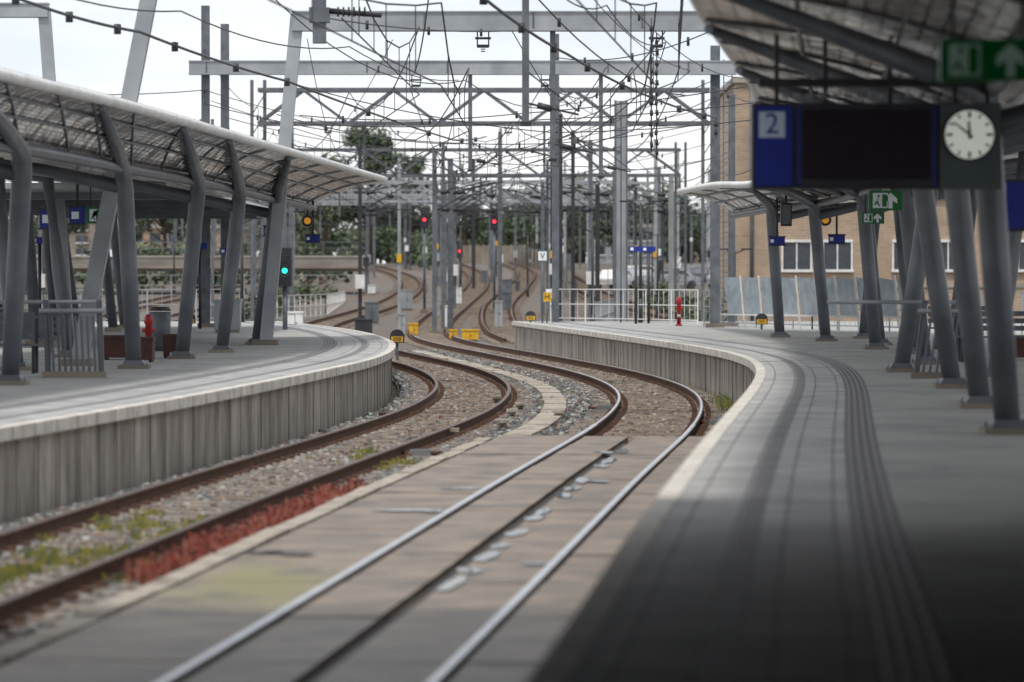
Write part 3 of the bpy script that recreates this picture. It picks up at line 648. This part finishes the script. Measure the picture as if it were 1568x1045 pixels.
for i in range(96):
    y=random.uniform(160,430); side=random.choice([-1,1]); 
    xx=random.choice([TL,TR,TC])
    if i<40: x=xx.x(min(y,445))+side*random.choice([2.3,2.6,3.0])
    elif i<72: x=random.uniform(-38,-14)*y/260
    else: x=random.uniform(.012,.052)*y
    m=MB('catenary_mast'); z0=tz(y)-.2; ht=random.uniform(6.2,9.5); w=random.choice([.16,.2,.24])
    m.hmast(x,y,z0,z0+ht,w,random.choice(['galvd','galvd','galv','dark']))
    d=-side*2.3; m.beam((x,y,z0+6.0),(x+d,y,z0+6.5),.05,.05,'dark'); m.beam((x,y,z0+5.2),(x+d*.9,y,z0+6.4),.05,.05,'dark'); m.beam((x,y,z0+5.3),(x+d,y,z0+5.3),.04,.04,'dark')
    m.tube([(x+d*.12,y,z0+6.02),(x+d*.28,y,z0+6.08)],.09,'dark'); m.tube([(x+d*.12,y,z0+5.3),(x+d*.28,y,z0+5.3)],.09,'dark')
    if i%3==0: m.box((x,y-.2,z0+2.2),(.4,.3,.6),random.choice(['galv','white','dark']))
    if i%4==0: m.bx(x-.12,x+.12,y-.16,y-.13,z0+2.8,z0+3.2,random.choice(['signwhite','yellow']))
    m.done()

# ------------------------------------------------------------------ wires
def wire(name,pts,r=.016,drop=None,n=10,sag=0.0):
    w=MB(name); P=[Vector(p) for p in pts]; out=[]
    for a,c in zip(P[:-1],P[1:]):
        for i in range(n):
            t=i/n; q=a.lerp(c,t); q.z-=sag*4*t*(1-t); out.append(q)
    out.append(P[-1]); w.tube(out,r,'wire',n=5,cap=False)
    if drop:
        for i in range(2,len(out)-1,drop): 
            q=out[i]; w.tube([q+Vector((0,0,.06)),q-Vector((0,0,.10))],r*2.2,'wire',n=6)
    return w,out
def catenary(C,ys,zc=5.5,zm=6.9,off=0):
    w=MB('overhead_line')
    for a,c in zip(ys[:-1],ys[1:]):
        A=Vector((C.x(a)+off,a,zc+tz(a)));B_=Vector((C.x(c)+off,c,zc+tz(c))); n=max(4,int((c-a)/4))
        top=[]; bot=[]
        for i in range(n+1):
            t=i/n; q=A.lerp(B_,t); bot.append(q); top.append(Vector((q.x,q.y,q.z+(zm-zc)-(zm-zc)*.72*4*t*(1-t))))
        w.tube(bot,.014,'wire',n=5,cap=False); w.tube(top,.016,'wire',n=5,cap=False)
        for i in range(1,n): w.tube([bot[i],top[i]],.009,'wire',n=4,cap=False)
    return w.done()
catenary(TR,[20,65,85,115,150,196,262,320,405])
catenary(TL,[20,65,85,115,150,196,262,320,405])
catenary(TC,[145,196,262,320,405]); catenary(TD,[40,90,150,196,262,320,405]); catenary(TF,[172,196,262,320,405],zc=5.8)
catenary(TR,[50,85,115,150,196],zc=6.6,zm=8.1,off=1.0); catenary(TL,[60,85,115,150,196],zc=6.3,zm=7.8,off=-1.1)
WL=[
 ([(-8.0,50,CZ+4.05),(-7.1,55,CZ+4.0),(-6.07,62.7,CZ+4),(-4.59,78.4,CZ+4),(-1.7,112,CZ+4.0),(-1,150,CZ+5.5)],.026,4,.05),
 ([(-7.4,50,CZ+4.3),(-5.6,65,CZ+4.5),(-3.6,85,CZ+5.1),(-1.6,115,CZ+5.9)],.014,None,.25),
 ([(-.9,50,CZ+4.1),(-.41,55,CZ+4),(1.0,69,CZ+4),(3.1,85.5,CZ+4),(5.1,96,CZ+4),(6.1,115,CZ+4.2)],.026,4,.05),
 ([(.2,50,CZ+4.2),(1.6,65,CZ+4.6),(3.4,85,CZ+5.2),(4.0,115,CZ+6)],.013,None,.3),
 ([(-3.25,65,CZ+4.4),(0,85,CZ+5.45),(2.6,115,CZ+3.2)],.013,3,.1),
 ([(-9.2,115,CZ+5.2),(-1.25,115,CZ+4.0),(6.1,115,CZ+4.7)],.015,5,.25),
 ([(-9.2,115,CZ+4.3),(2.66,115,CZ+3.3),(6.1,115,CZ+3.6)],.013,None,.2),
 ([(-9.9,150,CZ+4.8),(-1,150,CZ+3.9),(7.7,150,CZ+4.6)],.016,4,.2),
 ([(-4.9,85,CZ+4.3),(.9,85,CZ+3.2),(8.2,85,CZ+3.9)],.012,None,.15),
 ([(-5.2,85,CZ+3.6),(-1.25,115,CZ+4.0),(1.45,128,CZ+4.4),(3.8,135,CZ+4.6)],.013,3,.2),
 ([(-13,196,CZ+4.0),(0,196,CZ+3.2),(8.6,196,CZ+3.8)],.018,4,.2),
 ([(-20,262,CZ+4.2),(-6,262,CZ+3.6),(9.5,262,CZ+4.2)],.02,4,.3),
 ([(1.45,128,CZ+6.5),(3.8,135,CZ+5.6),(7.7,150,CZ+6.4)],.013,None,.4),
 ([(-9.2,115,CZ+6.8),(-9.9,150,CZ+6.6),(-13,196,CZ+6)],.013,None,.4),
 ([(-8.62,115,CZ+4.8),(-2.5,150,CZ+5.0),(3.0,196,CZ+5)],.014,3,.3),
 ([(6.1,115,CZ+5.4),(0,150,CZ+4.6),(-7,196,CZ+5)],.014,3,.3),
 ([(4.0,135,CZ+4.2),(-2,196,CZ+4.2),(-9,262,CZ+4.6)],.015,3,.3),
 ([(-16,90,CZ+4.8),(-9.2,115,CZ+5.6),(-3,150,CZ+5.6)],.014,4,.3),
]
rw=random.Random(21)
st=[(65,-6,6,4.3,5.4),(85,-4.7,7.5,3.4,5.4),(115,-9,6,3.2,6.0),(150,-9.8,7.6,3.4,6.0),(196,-13,8.5,3.2,5.2),(262,-18,9.4,3.6,5.6)]
for _ in range(26):
    i=rw.randrange(0,4); pts=[]
    x=None
    for (y,a,b_,z0,z1) in st[i:i+rw.choice([2,3])]:
        x=rw.uniform(a,b_) if x is None else min(max(x+rw.uniform(-4,4),a),b_)
        pts.append((x,y,CZ+rw.uniform(z0,z1)))
    WL.append((pts,rw.choice([.010,.012,.015]),rw.choice([None,3,4]),rw.uniform(.2,.7)))
for (y,a,b_,z0,z1) in st[1:]:
    for q in range(2): WL.append(([(a,y,CZ+rw.uniform(z0,z1)),((a+b_)/2+rw.uniform(-2,2),y,CZ+z0+rw.uniform(-.1,.5)),(b_,y,CZ+rw.uniform(z0,z1))],.012,rw.choice([None,4]),.12))
for pts,r,dr,sg in WL:
    w,o=wire('overhead_wire',pts,r,dr,10,sg); w.done()
e=MB('section_insulator')
for x,y in((3.2,85),(2.9,80)):
    for z in np.arange(CZ+2.7,CZ+5.2,.22): e.tube([(x+.02*math.sin(z*9),y,z),(x,y,z+.12)],.035,'dark',n=6)
    e.tube([(x,y,CZ+2.6),(x,y,CZ+5.4)],.014,'dark')
e.done()

# ------------------------------------------------------------------ signals, lamps, cabinets
def signal(x,y,h,lamp,z0=None,k='redlamp'):
    z0=tz(y)-.2 if z0 is None else z0
    s=MB('railway_signal'); s.tube([(x,y,z0),(x,y,z0+h)],.07,'galvd'); s.bx(x-.2,x+.2,y-.2,y+.0,z0+h-.15,z0+h+.95,'dark'); s.box((x,y,z0+.1),(.4,.4,.3),'conc')
    for i,zz in enumerate((.2,.5,.8)):
        kk=k if i==lamp else 'glass'; s.disc((x,y-.201,z0+h-.1+zz-.1),.075,kk,n=14,th=.02); s.tube([(x-.11,y-.2,z0+h+zz-.11),(x-.08,y-.34,z0+h+zz-.08),(x+.08,y-.34,z0+h+zz-.08),(x+.11,y-.2,z0+h+zz-.11)],.012,'dark',n=4)
    for i in range(int(h/.3)): s.beam((x+.12,y,z0+i*.3),(x+.3,y,z0+i*.3),.02,.02,'galvd')
    s.done()
signal(-4.56,200,4.6,1); signal(-.92,200,4.5,1); signal(-6.5,110,2.15,1,z0=0,k='greenlamp'); signal(3.0,260,3.0,1); signal(-6.0,300,3.2,1); signal(-3.4,250,2.6,1)
def lamp(x,y,h,z0=PZ,arm=.55):
    l=MB('street_lamp'); l.tube([(x,y,z0),(x,y,z0+h)],[.06,.04],'dark'); l.tube([(x,y,z0),(x,y,z0+.8)],.085,'dark')
    for q in(-1,1):
        l.beam((x,y,z0+h-.12),(x+q*arm*.6,y,z0+h+.02),.05,.04,'dark'); l.box((x+q*arm*.85,y,z0+h+.06),(arm*.8,.2,.06),'dark')
    l.done()
lamp(4.25,127,3.95); lamp(2.75,131,3.7,z0=0.2,arm=.5); lamp(-9.0,128,3.4); lamp(8.7,150,3.3,z0=0); lamp(-3.2,240,4.5,z0=1); lamp(-11.9,118,3.0)
for x,y,h in((1.0,245,4.0),(4.2,270,4.5),(9.5,260,5),(-14,240,4.5),(-22,250,5),(7.2,190,4.2),(12.5,330,6)): lamp(x,y,h,z0=tz(y)-.2)
def cabinet(x,y,w,d,h,k,z0=None,name='trackside_cabinet'):
    z0=tz(y)-.2 if z0 is None else z0
    c=MB(name); c.bx(x-w/2,x+w/2,y-d/2,y+d/2,z0+.08,z0+h,k); c.bx(x-w/2-.03,x+w/2+.03,y-d/2-.03,y+d/2+.03,z0+h,z0+h+.05,k); c.bx(x-w/2+.03,x+w/2-.03,y-d/2+.03,y+d/2-.03,z0-.05,z0+.08,'conc')
    c.bx(x-.008,x+.008,y-d/2-.004,y-d/2-.001,z0+.12,z0+h-.05,'dark'); c.bx(x+.03,x+.06,y-d/2-.02,y-d/2-.001,z0+h*.5,z0+h*.6,'dark'); c.done()
cabinet(-1.6,147,.62,.5,.42,'yellow',name='track_magnet_box'); cabinet(-2.3,150,.3,.3,.38,'yellow',name='track_magnet_box'); cabinet(-4.1,160,.36,.4,.5,'yellow',name='track_magnet_box'); cabinet(-4.6,160,.3,.3,.9,'galv')
cabinet(-7.0,124,.5,.4,.75,'white',z0=PZ-.4); cabinet(-6.1,158,.7,.5,.7,'dark'); cabinet(-.6,172,.35,.3,1.2,'galv'); cabinet(-7.7,104,.7,.5,.85,'galv',z0=PZ)
for i in range(16):
    y=random.uniform(165,330); x=random.choice([TL,TR,TC]).x(y)+random.choice([-2.4,2.4,-3,3]); cabinet(x,y,random.uniform(.3,.8),.4,random.uniform(.5,1.3),random.choice(['galv','white','galvd','galvd','galv']))
for x,y in((-.9,58),(-.15,61.5),(.0,66.5),(.15,70),(.8,66),(-.3,74),(-.4,100),(-1.9,108)): cabinet(x,y,.14,.2,.13,'kerb',z0=-.2,name='axle_counter_box')
for C,y,o in((TL,52,1.0),(TR,63,1.05),(TL,67,-.95),(TR,70,-1.0)):
    x,yy=C.at(y,o); m=MB('point_lock_cover'); m.box((x,yy,-.12),(.34,.5,.1),'dark',taper=.8); m.tube([(x-.3,yy,-.12),(x+.3,yy,-.12)],.03,'rust'); m.done()
def plate(x,y,z0,t):
    p=MB('speed_number_sign'); o=len(p.v); n=12; R=.17
    for yy in(0,.08):
        p.v+= [(x-R,y-yy,z0),(x+R,y-yy,z0)]+[(x+R*math.cos(a),y-yy,z0+.16+.16*math.sin(a)) for a in np.linspace(0,math.pi,n)]
    N=n+2; p.face([o+N+i for i in range(N)],'dark'); p.face([o+i for i in range(N)][::-1],'dark')
    for i in range(N): p.face((o+i,o+(i+1)%N,o+N+(i+1)%N,o+N+i),'dark')
    p.bx(x-.14,x+.14,y-.086,y-.081,z0+.02,z0+.15,'yellow'); p.beam((x,y,z0),(x,y,z0-.4),.06,.06,'galvd')
    q=p.done(); text('number',t,(x,y-.09,z0+.085),.13,'dark',q)
plate(-2.72,91,PZ-.05,'008'); plate(.62,128,PZ+.06,'006'); plate(7.15,110,PZ+.15,'007'); plate(-9.4,112,PZ+.15,'008')
def vsign(x,y,z0,h,t,k='signwhite',kt='dark'):
    p=MB('track_sign'); p.tube([(x,y,z0),(x,y,z0+h)],.03,'galvd'); p.bx(x-.14,x+.14,y-.05,y-.03,z0+h-.3,z0+h,k); q=p.done(); text('letter',t,(x,y-.056,z0+h-.15),.26,kt,q)
vsign(1.0,126,PZ-.4,2.75,'V'); vsign(1.16,127,PZ-.2,1.2,'H','yellow'); vsign(-7.1,114,PZ,1.1,'H','yellow'); vsign(1.3,131,PZ-.5,1.6,'x'); 
for x,y,h in((-9.1,112,2.35),(-8.3,112,2.2),(4.0,124,2.35),(4.45,125,2.35),(-13,108,2.6),(-12.3,100,2.4)):
    p=MB('platform_sign'); p.tube([(x,y,PZ),(x,y,PZ+h)],.045,'dark'); p.bx(x-.22,x+.22,y-.05,y+.05,PZ+h-.02,PZ+h+.15,'blue'); p.bx(x-.18,x-.08,y-.056,y-.051,PZ+h+.02,PZ+h+.11,'signwhite'); p.done()
def hydrant(x,y,z0=PZ,h=.9):
    p=MB('fire_hydrant'); p.tube([(x,y,z0),(x,y,z0+.05)],.11,'red',n=14); p.tube([(x,y,z0+.05),(x,y,z0+h*.75),(x,y,z0+h*.78),(x,y,z0+h*.92),(x,y,z0+h)],[.065,.065,.09,.08,.03],'red',n=14)
    p.tube([(x-.12,y,z0+h*.6),(x+.12,y,z0+h*.6)],.04,'red'); p.tube([(x-.05,y,z0+h*.35),(x+.05,y,z0+h*.35)],.075,'white'); p.done()
hydrant(5.15,118.5); hydrant(-7.1,75,h=.78); hydrant(10.1,85,h=.7)
def litter_bin(x,y):
    p=MB('litter_bin'); p.tube([(x,y,PZ),(x,y,PZ+.08),(x,y,PZ+.1),(x,y,PZ+.8)],[.14,.14,.21,.22],'galvd',n=16); p.tube([(x,y,PZ+.82),(x,y,PZ+.9)],[.24,.18],'dark',n=16); p.done()
litter_bin(-7.15,78); litter_bin(-11.6,86); litter_bin(8.6,76); litter_bin(9.9,95)
def planter(x,y,w):
    p=MB('bench_planter'); p.box((x,y,PZ+.22),(w,.5,.36),'planter',taper=1.06); p.box((x,y,PZ+.42),(w*1.1,.56,.05),'planter')
    for q in(-.4,.4): p.box((x+q*w,y,PZ+.03),(.06,.4,.06),'dark')
    p.done()
planter(-6.55,68,.4); planter(-6.3,71.5,.34); planter(-7.2,70,.5); planter(9.2,70,.6)
def car(x,y,k,rz=0.2):
    c=MB('parked_car'); z=tz(y)-.2
    prof=[(-2.1,.35),(-2.15,.75),(-1.4,.88),(-.85,1.38),(.75,1.42),(1.5,.95),(2.1,.85),(2.15,.35)]
    cr,sr=math.cos(rz),math.sin(rz)
    def T(u,v,w): return(x+u*cr-v*sr,y+u*sr+v*cr,z+w)
    rows=[]
    for v,s_ in((-.85,1),(-.75,1),(.75,1),(.85,1)):
        rows.append([T(u,v,w if abs(v)<.8 else min(w,.95)) for u,w in prof])
    c.loft(rows,k,sm=False)
    for v in(-.853,.853):
        o=len(c.v); c.v+=[T(u,v,w) for u,w in prof[:3]]+[T(-.8,v,.95),T(.9,v,.95)]+[T(u,v,w) for u,w in prof[5:]]; c.face(range(o,o+8),k)
        o=len(c.v); c.v+=[T(-1.2,v*.99,.9),T(-.8,v*.93,1.3),T(.7,v*.93,1.34),T(1.3,v*.99,.93)]; c.face(range(o,o+4),'glass')
        for u in(-1.35,1.35): c.tube([T(u,v*1.02,.32),T(u,v*.8,.32)],.32,'dark',n=16)
    c.done()
for i in range(13):
    y=275+(i%3)*14+random.uniform(-2,2); car(7.4+i*1.35,y,random.choice(['white','carred','carblue','galvd','dark','galv']),random.choice([1.2,1.45,.1,1.8]))

# ------------------------------------------------------------------ fences
def fence(name,pts,z0,h,sp,k,vert=None,rails=(1.0,.55,.12),t=.045):
    f=MB(name)
    for a,c in zip(pts[:-1],pts[1:]):
        a=Vector((*a,z0));c=Vector((*c,z0)); L=(c-a).length; n=max(1,int(L/sp))
        for r in rails: f.beam(a+Vector((0,0,h*r)),c+Vector((0,0,h*r)),t*.8,t*.8,k)
        for i in range(n+1): q=a.lerp(c,i/n); f.beam(q,q+Vector((0,0,h)),t,t,k)
        if vert:
            m_=int(L/vert)
            for i in range(m_): q=a.lerp(c,(i+.5)/m_); f.beam(q+Vector((0,0,h*.12)),q+Vector((0,0,h)),.014,.014,k)
    return f.done()
fence('platform_fence',[(1.3,129.5),(3.6,127),(5.9,122)],PZ,1.1,1.5,'white',vert=.35,t=.04)
fence('platform_fence',[(5.9,118),(8.6,110),(11.6,103),(16,97)],PZ,1.1,1.3,'galv',vert=.3,t=.04)
fence('platform_fence',[(-13.5,60),(-13.5,125),(-9,129)],PZ,1.1,1.6,'galv',vert=.4)
fence('trackside_fence',[(-11.5,170),(-9.5,196),(-10,230)],.2,1.2,2.0,'white')
fence('trackside_fence',[(3,142),(5,180),(7,230)],0,1.3,2.2,'galv',vert=.5)
fence('trackside_fence',[(-30,236),(-9.8,238)],1.0,1.4,2.2,'galv')
fence('trackside_fence',[(3.2,236),(14,238),(26,232)],1.0,1.8,2.4,'galvd',vert=.5)
def balustrade(x0,x1,y,lean):
    f=MB('stair_balustrade'); n=int((x1-x0)/.085)
    for i in range(n+1):
        x=x0+(x1-x0)*i/n; f.beam((x,y,PZ+.08),(x+lean,y-.05,PZ+.92),.035,.05,'steel')
    f.tube([(x0+lean-.1,y-.05,PZ+1.0),(x1+lean+.1,y-.05,PZ+1.0)],.035,'galv'); f.bx(x0-.08,x1+.08,y-.1,y+.1,PZ+.001,PZ+.09,'conc')
    for x in(x0,x1): f.beam((x,y+.05,PZ),(x+lean*1.1,y+.02,PZ+1.16),.08,.08,'steel')
    f.tube([(x0-1.3,y+.3,PZ+1.13),(x1+lean,y+.3,PZ+1.13)],.03,'galv')
    return f.done()
balustrade(-6.95,-6.15,57.5,-.03)
balustrade(6.0,6.5,57,.12)
def bench(x,y,w=1.8):
    f=MB('platform_bench')
    for i in range(4): f.bx(x-w/2,x+w/2,y-.22+i*.12,y-.13+i*.12,PZ+.43,PZ+.46,'galvd')
    for i in range(3): f.bx(x-w/2,x+w/2,y+.27,y+.30,PZ+.55+i*.13,PZ+.64+i*.13,'galvd')
    for q in(-.4,.4): f.beam((x+q*w,y-.15,PZ),(x+q*w,y-.15,PZ+.44),.05,.05,'dark'); f.beam((x+q*w,y+.25,PZ),(x+q*w,y+.3,PZ+.95),.05,.05,'dark')
    f.done()
bench(-8.1,60,1.6); bench(-8.7,66,1.8); bench(8.6,68,1.6); bench(9.5,80,1.6)
w=MB('wind_screen')
for i in range(10):
    x=6.3+i*.47; y=112-i*.9
    o=len(w.v); w.v+=[(x,y,PZ+.45),(x+.42,y-.8,PZ+.45),(x+.30,y-.8,PZ+1.5-.01*i),(x-.12,y,PZ+1.5)]; w.face((o,o+1,o+2,o+3),'pale_glass')
    w.beam((x+.44,y-.85,PZ),(x+.30,y-.85,PZ+1.55),.05,.05,'white')
w.beam((6.1,112,PZ+.42),(11,103.6,PZ+.42),.05,.05,'white'); w.done()

# ------------------------------------------------------------------ buildings
bb=MB('brick_station_building'); yb=170
bb.bx(9.9,46,yb,yb+18,-.3,CZ+8.6,'brick'); bb.bx(9.75,46.2,yb-.15,yb+18.2,CZ+8.6,CZ+8.85,'panelw')
def win(mb,x0,x1,z0,z1,y,mull=2):
    mb.bx(x0-.08,x1+.08,y-.10,y-.003,z1,z1+.12,'white'); mb.bx(x0-.12,x1+.12,y-.16,y-.003,z0-.12,z0,'white')
    mb.bx(x0-.08,x0,y-.08,y-.003,z0,z1,'white'); mb.bx(x1,x1+.08,y-.08,y-.003,z0,z1,'white'); mb.bx(x0,x1,y-.02,y-.003,z0,z1,'glass')
    for i in range(1,mull): xx=x0+(x1-x0)*i/mull; mb.bx(xx-.03,xx+.03,y-.06,y-.021,z0,z1,'white')
x=12.0
while x<44:
    for z0 in(CZ+.35,CZ+3.6): win(bb,x,x+1.2,z0,z0+1.2,yb); win(bb,x+1.8,x+3.0,z0,z0+1.2,yb)
    x+=4.9
bb.bx(9.9,46,yb-.06,yb-.003,CZ-.45,CZ-.25,'panelw')
bb.tube([(10.6,yb-.15,0),(10.6,yb-.15,CZ+8.5)],.08,'galvd'); 
bb.done()
def block(x0,x1,y,z1,k,fl,n,name='apartment_block'):
    p=MB(name); z0=tz(y)-.3; p.bx(x0,x1,y,y+15,z0,z1,k); p.bx(x0-.3,x1+.3,y-.3,y+15.3,z1,z1+.4,'panelw')
    for f in range(fl):
        zz=z0+1.2+f*(z1-z0-1)/fl
        for i in range(n):
            xx=x0+(x1-x0)*(i+.5)/n; hw=(x1-x0)/n*.3; p.bx(xx-hw,xx+hw,y-.12,y-.005,zz,zz+(z1-z0)/fl*.45,'glass'); p.bx(xx-hw-.1,xx+hw+.1,y-.2,y-.005,zz-.15,zz-.01,'white')
    p.done()
block(20,38,560,11,'panelw',3,8); block(-75,-45,480,9.5,'conc',3,12); block(10,18,480,8.5,'galv',2,4,'office_building'); block(-110,-80,560,14,'panelw',4,10); block(45,80,600,16,'conc',4,12)
block(-42,-30,420,7.6,'brick',2,6,'brick_house')
v=MB('railway_viaduct'); yv=255
v.bx(-60,-9.5,yv,yv+9,2.65,3.1,'viaduct'); v.bx(-60,-9.5,yv-.3,yv,2.9,3.65,'viaduct'); v.bx(-60,-9.5,yv-.35,yv-.301,2.85,3.0,'conc'); v.bx(-60,-9.5,yv-.35,yv-.301,3.57,3.7,'panelw')
for x in range(-58,-10,6): v.bx(x,x+.8,yv+.3,yv+8,.8,2.65,'viaduct')
for x in np.arange(-60,-10,2.5): v.beam((x,yv-.1,3.6),(x,yv-.1,4.6),.06,.06,'galvd'); v.bx(x,x+.05,yv-.33,yv-.301,3.0,3.57,'conc')
v.beam((-60,yv-.1,4.6),(-9.6,yv-.1,4.6),.06,.06,'galvd'); v.beam((-60,yv-.1,4.2),(-9.6,yv-.1,4.2),.05,.05,'galvd'); v.done()
v=MB('embankment_wall'); v.bx(-13,1.6,452,453,3.8,6.0,'conc'); 
for x in np.arange(-13,1.6,1.6): v.bx(x,x+.15,451.85,451.98,3.8,6.1,'panelw')
v.done()
v=MB('noise_barrier'); 
for i in range(26):
    y=240+i*8; x=3.6+1.4*math.sin(i*.12)-max(0,i-12)*.25; v.box((x,y,tz(y)+.7),(.2,7.8,1.9),'conc'); v.bx(x-.18,x+.18,y+3.9,y+4.1,tz(y)-.2,tz(y)+1.9,'galvd')
v.done()

# ------------------------------------------------------------------ trees
def leaves(mb,c,r,n,sz,flat=.75):
    for _ in range(n):
        d=Vector((random.gauss(0,1),random.gauss(0,1),random.gauss(0,1))).normalized()*r*random.random()**.45
        p=Vector(c)+Vector((d.x,d.y,d.z*flat)); s_=sz*random.uniform(.6,1.3)
        a=Vector((random.gauss(0,1),random.gauss(0,1),random.gauss(0,1))).normalized(); b_=a.cross(Vector((random.gauss(0,1),random.gauss(0,1),random.gauss(0,1)))).normalized()
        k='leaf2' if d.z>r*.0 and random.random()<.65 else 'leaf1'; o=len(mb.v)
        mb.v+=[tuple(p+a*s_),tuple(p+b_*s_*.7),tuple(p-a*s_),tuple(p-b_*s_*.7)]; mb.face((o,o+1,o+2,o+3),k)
def tree(name,x,y,h,cr,n=22,lf=90,sz=.32):
    t=MB(name); z0=tz(y)-.3; t.tube([(x,y,z0),(x+.2,y,z0+h*.4),(x,y,z0+h*.8)],[h*.03,h*.022,h*.006],'bark')
    for i in range(n):
        a=random.uniform(0,6.28); zz=random.uniform(.35,.95); rr=cr*math.sin(min(1,(1.12-zz)*1.5)*math.pi/2)*random.uniform(.3,.95)
        c=(x+rr*math.cos(a),y+rr*math.sin(a),z0+h*zz); t.tube([(x,y,z0+h*zz*.7),c],[h*.008,h*.002],'bark',n=5)
        leaves(t,c,cr*random.uniform(.25,.42),lf,sz)
    t.done()
tree('deciduous_tree',-16.0,430,15.8,4.6,44,160,.24); tree('deciduous_tree',-11.8,450,13,3.0,28,120,.24); tree('deciduous_tree',-21.5,440,13.0,3.6,28,120,.24)
tree('deciduous_tree',6.5,470,9.5,4.2,24,120,.25); tree('deciduous_tree',12.0,440,8.0,3.4,22,110,.24); tree('deciduous_tree',-6,480,10.0,3.3,22,110,.24)
tree('deciduous_tree',-30,330,8.5,3.0,20,100,.22); tree('deciduous_tree',-38,320,9.0,3.2,20,100,.22)
t=MB('distant_trees')
for i in range(360):
    x=random.uniform(-95,60); y=random.uniform(500,590); hh=random.uniform(5.5,10.3)*(1+.3*math.sin(x*.13)); z0=4
    t.tube([(x,y,z0),(x,y,z0+hh*.6)],.25,'bark',n=5)
    for q in range(5): leaves(t,(x+random.uniform(-2,2),y+random.uniform(-1,1),z0+hh*random.uniform(.2,.95)),random.uniform(1.2,2.3),44,.33)
t.done()
t=MB('bush')
for i in range(190):
    x=random.uniform(-48,-11.5); y=random.uniform(262,300)
    if i>150: x=random.uniform(-12,-7.5); y=random.uniform(380,445)
    leaves(t,(x,y,tz(y)+random.uniform(.3,2.8)),random.uniform(.7,1.4),45,.22)
for i in range(90):
    y=random.uniform(165,235); x=random.choice([random.uniform(-30,-23),random.uniform(7.5,9.5),-11.8+random.gauss(0,.5)]); leaves(t,(x,y,tz(y)+random.uniform(.0,.9)),random.uniform(.4,.8),40,.12)
t.done()

# ------------------------------------------------------------------ sky + sun + camera
w=bpy.data.worlds.new('World'); scene.world=w; w.use_nodes=True; nt=w.node_tree
bg=nt.nodes['Background']; bg.inputs['Strength'].default_value=.10
sk=nt.nodes.new('ShaderNodeTexSky'); sk.sky_type='NISHITA'; sk.sun_disc=False
EL_S=math.radians(64); AZ=math.radians(200)
sk.sun_elevation=EL_S; sk.sun_rotation=AZ
tc=nt.nodes.new('ShaderNodeTexCoord'); mp=nt.nodes.new('ShaderNodeMapping'); mp.inputs['Scale'].default_value=(5,5,24)
n=nt.nodes.new('ShaderNodeTexNoise'); n.inputs['Scale'].default_value=1.3; n.inputs['Detail'].default_value=5
nt.links.new(tc.outputs['Generated'],mp.inputs[0]); nt.links.new(mp.outputs[0],n.inputs['Vector'])
r=nt.nodes.new('ShaderNodeValToRGB'); r.color_ramp.elements[0].position=.36; r.color_ramp.elements[1].position=.58
r.color_ramp.elements[0].color=(9.2,9.9,10.8,1); r.color_ramp.elements[1].color=(11.6,11.6,11.7,1)
nt.links.new(n.outputs['Fac'],r.inputs[0])
mx=nt.nodes.new('ShaderNodeMixRGB'); mx.inputs[0].default_value=.90
nt.links.new(sk.outputs[0],mx.inputs[1]); nt.links.new(r.outputs[0],mx.inputs[2]); nt.links.new(mx.outputs[0],bg.inputs['Color'])
sl=bpy.data.lights.new('sun','SUN'); sl.energy=2.6; sl.angle=math.radians(8); sl.color=(1,.955,.88)
so=bpy.data.objects.new('sun',sl); scene.collection.objects.link(so)
d=Vector((math.sin(AZ)*math.cos(EL_S),math.cos(AZ)*math.cos(EL_S),math.sin(EL_S))); so.rotation_euler=d.to_track_quat('Z','Y').to_euler(); so.location=(0,0,50)
scene.view_settings.view_transform='Standard'; scene.view_settings.look='None'; scene.view_settings.exposure=0
cam=bpy.data.cameras.new('camera'); co=bpy.data.objects.new('camera',cam); scene.collection.objects.link(co)
co.location=(0,0,CZ); co.rotation_euler=(math.radians(90-.95),0,0); cam.lens=135; cam.sensor_width=36; cam.clip_start=.5; cam.clip_end=6000
cam.dof.use_dof=True; cam.dof.focus_distance=85; cam.dof.aperture_fstop=1.8
scene.camera=co
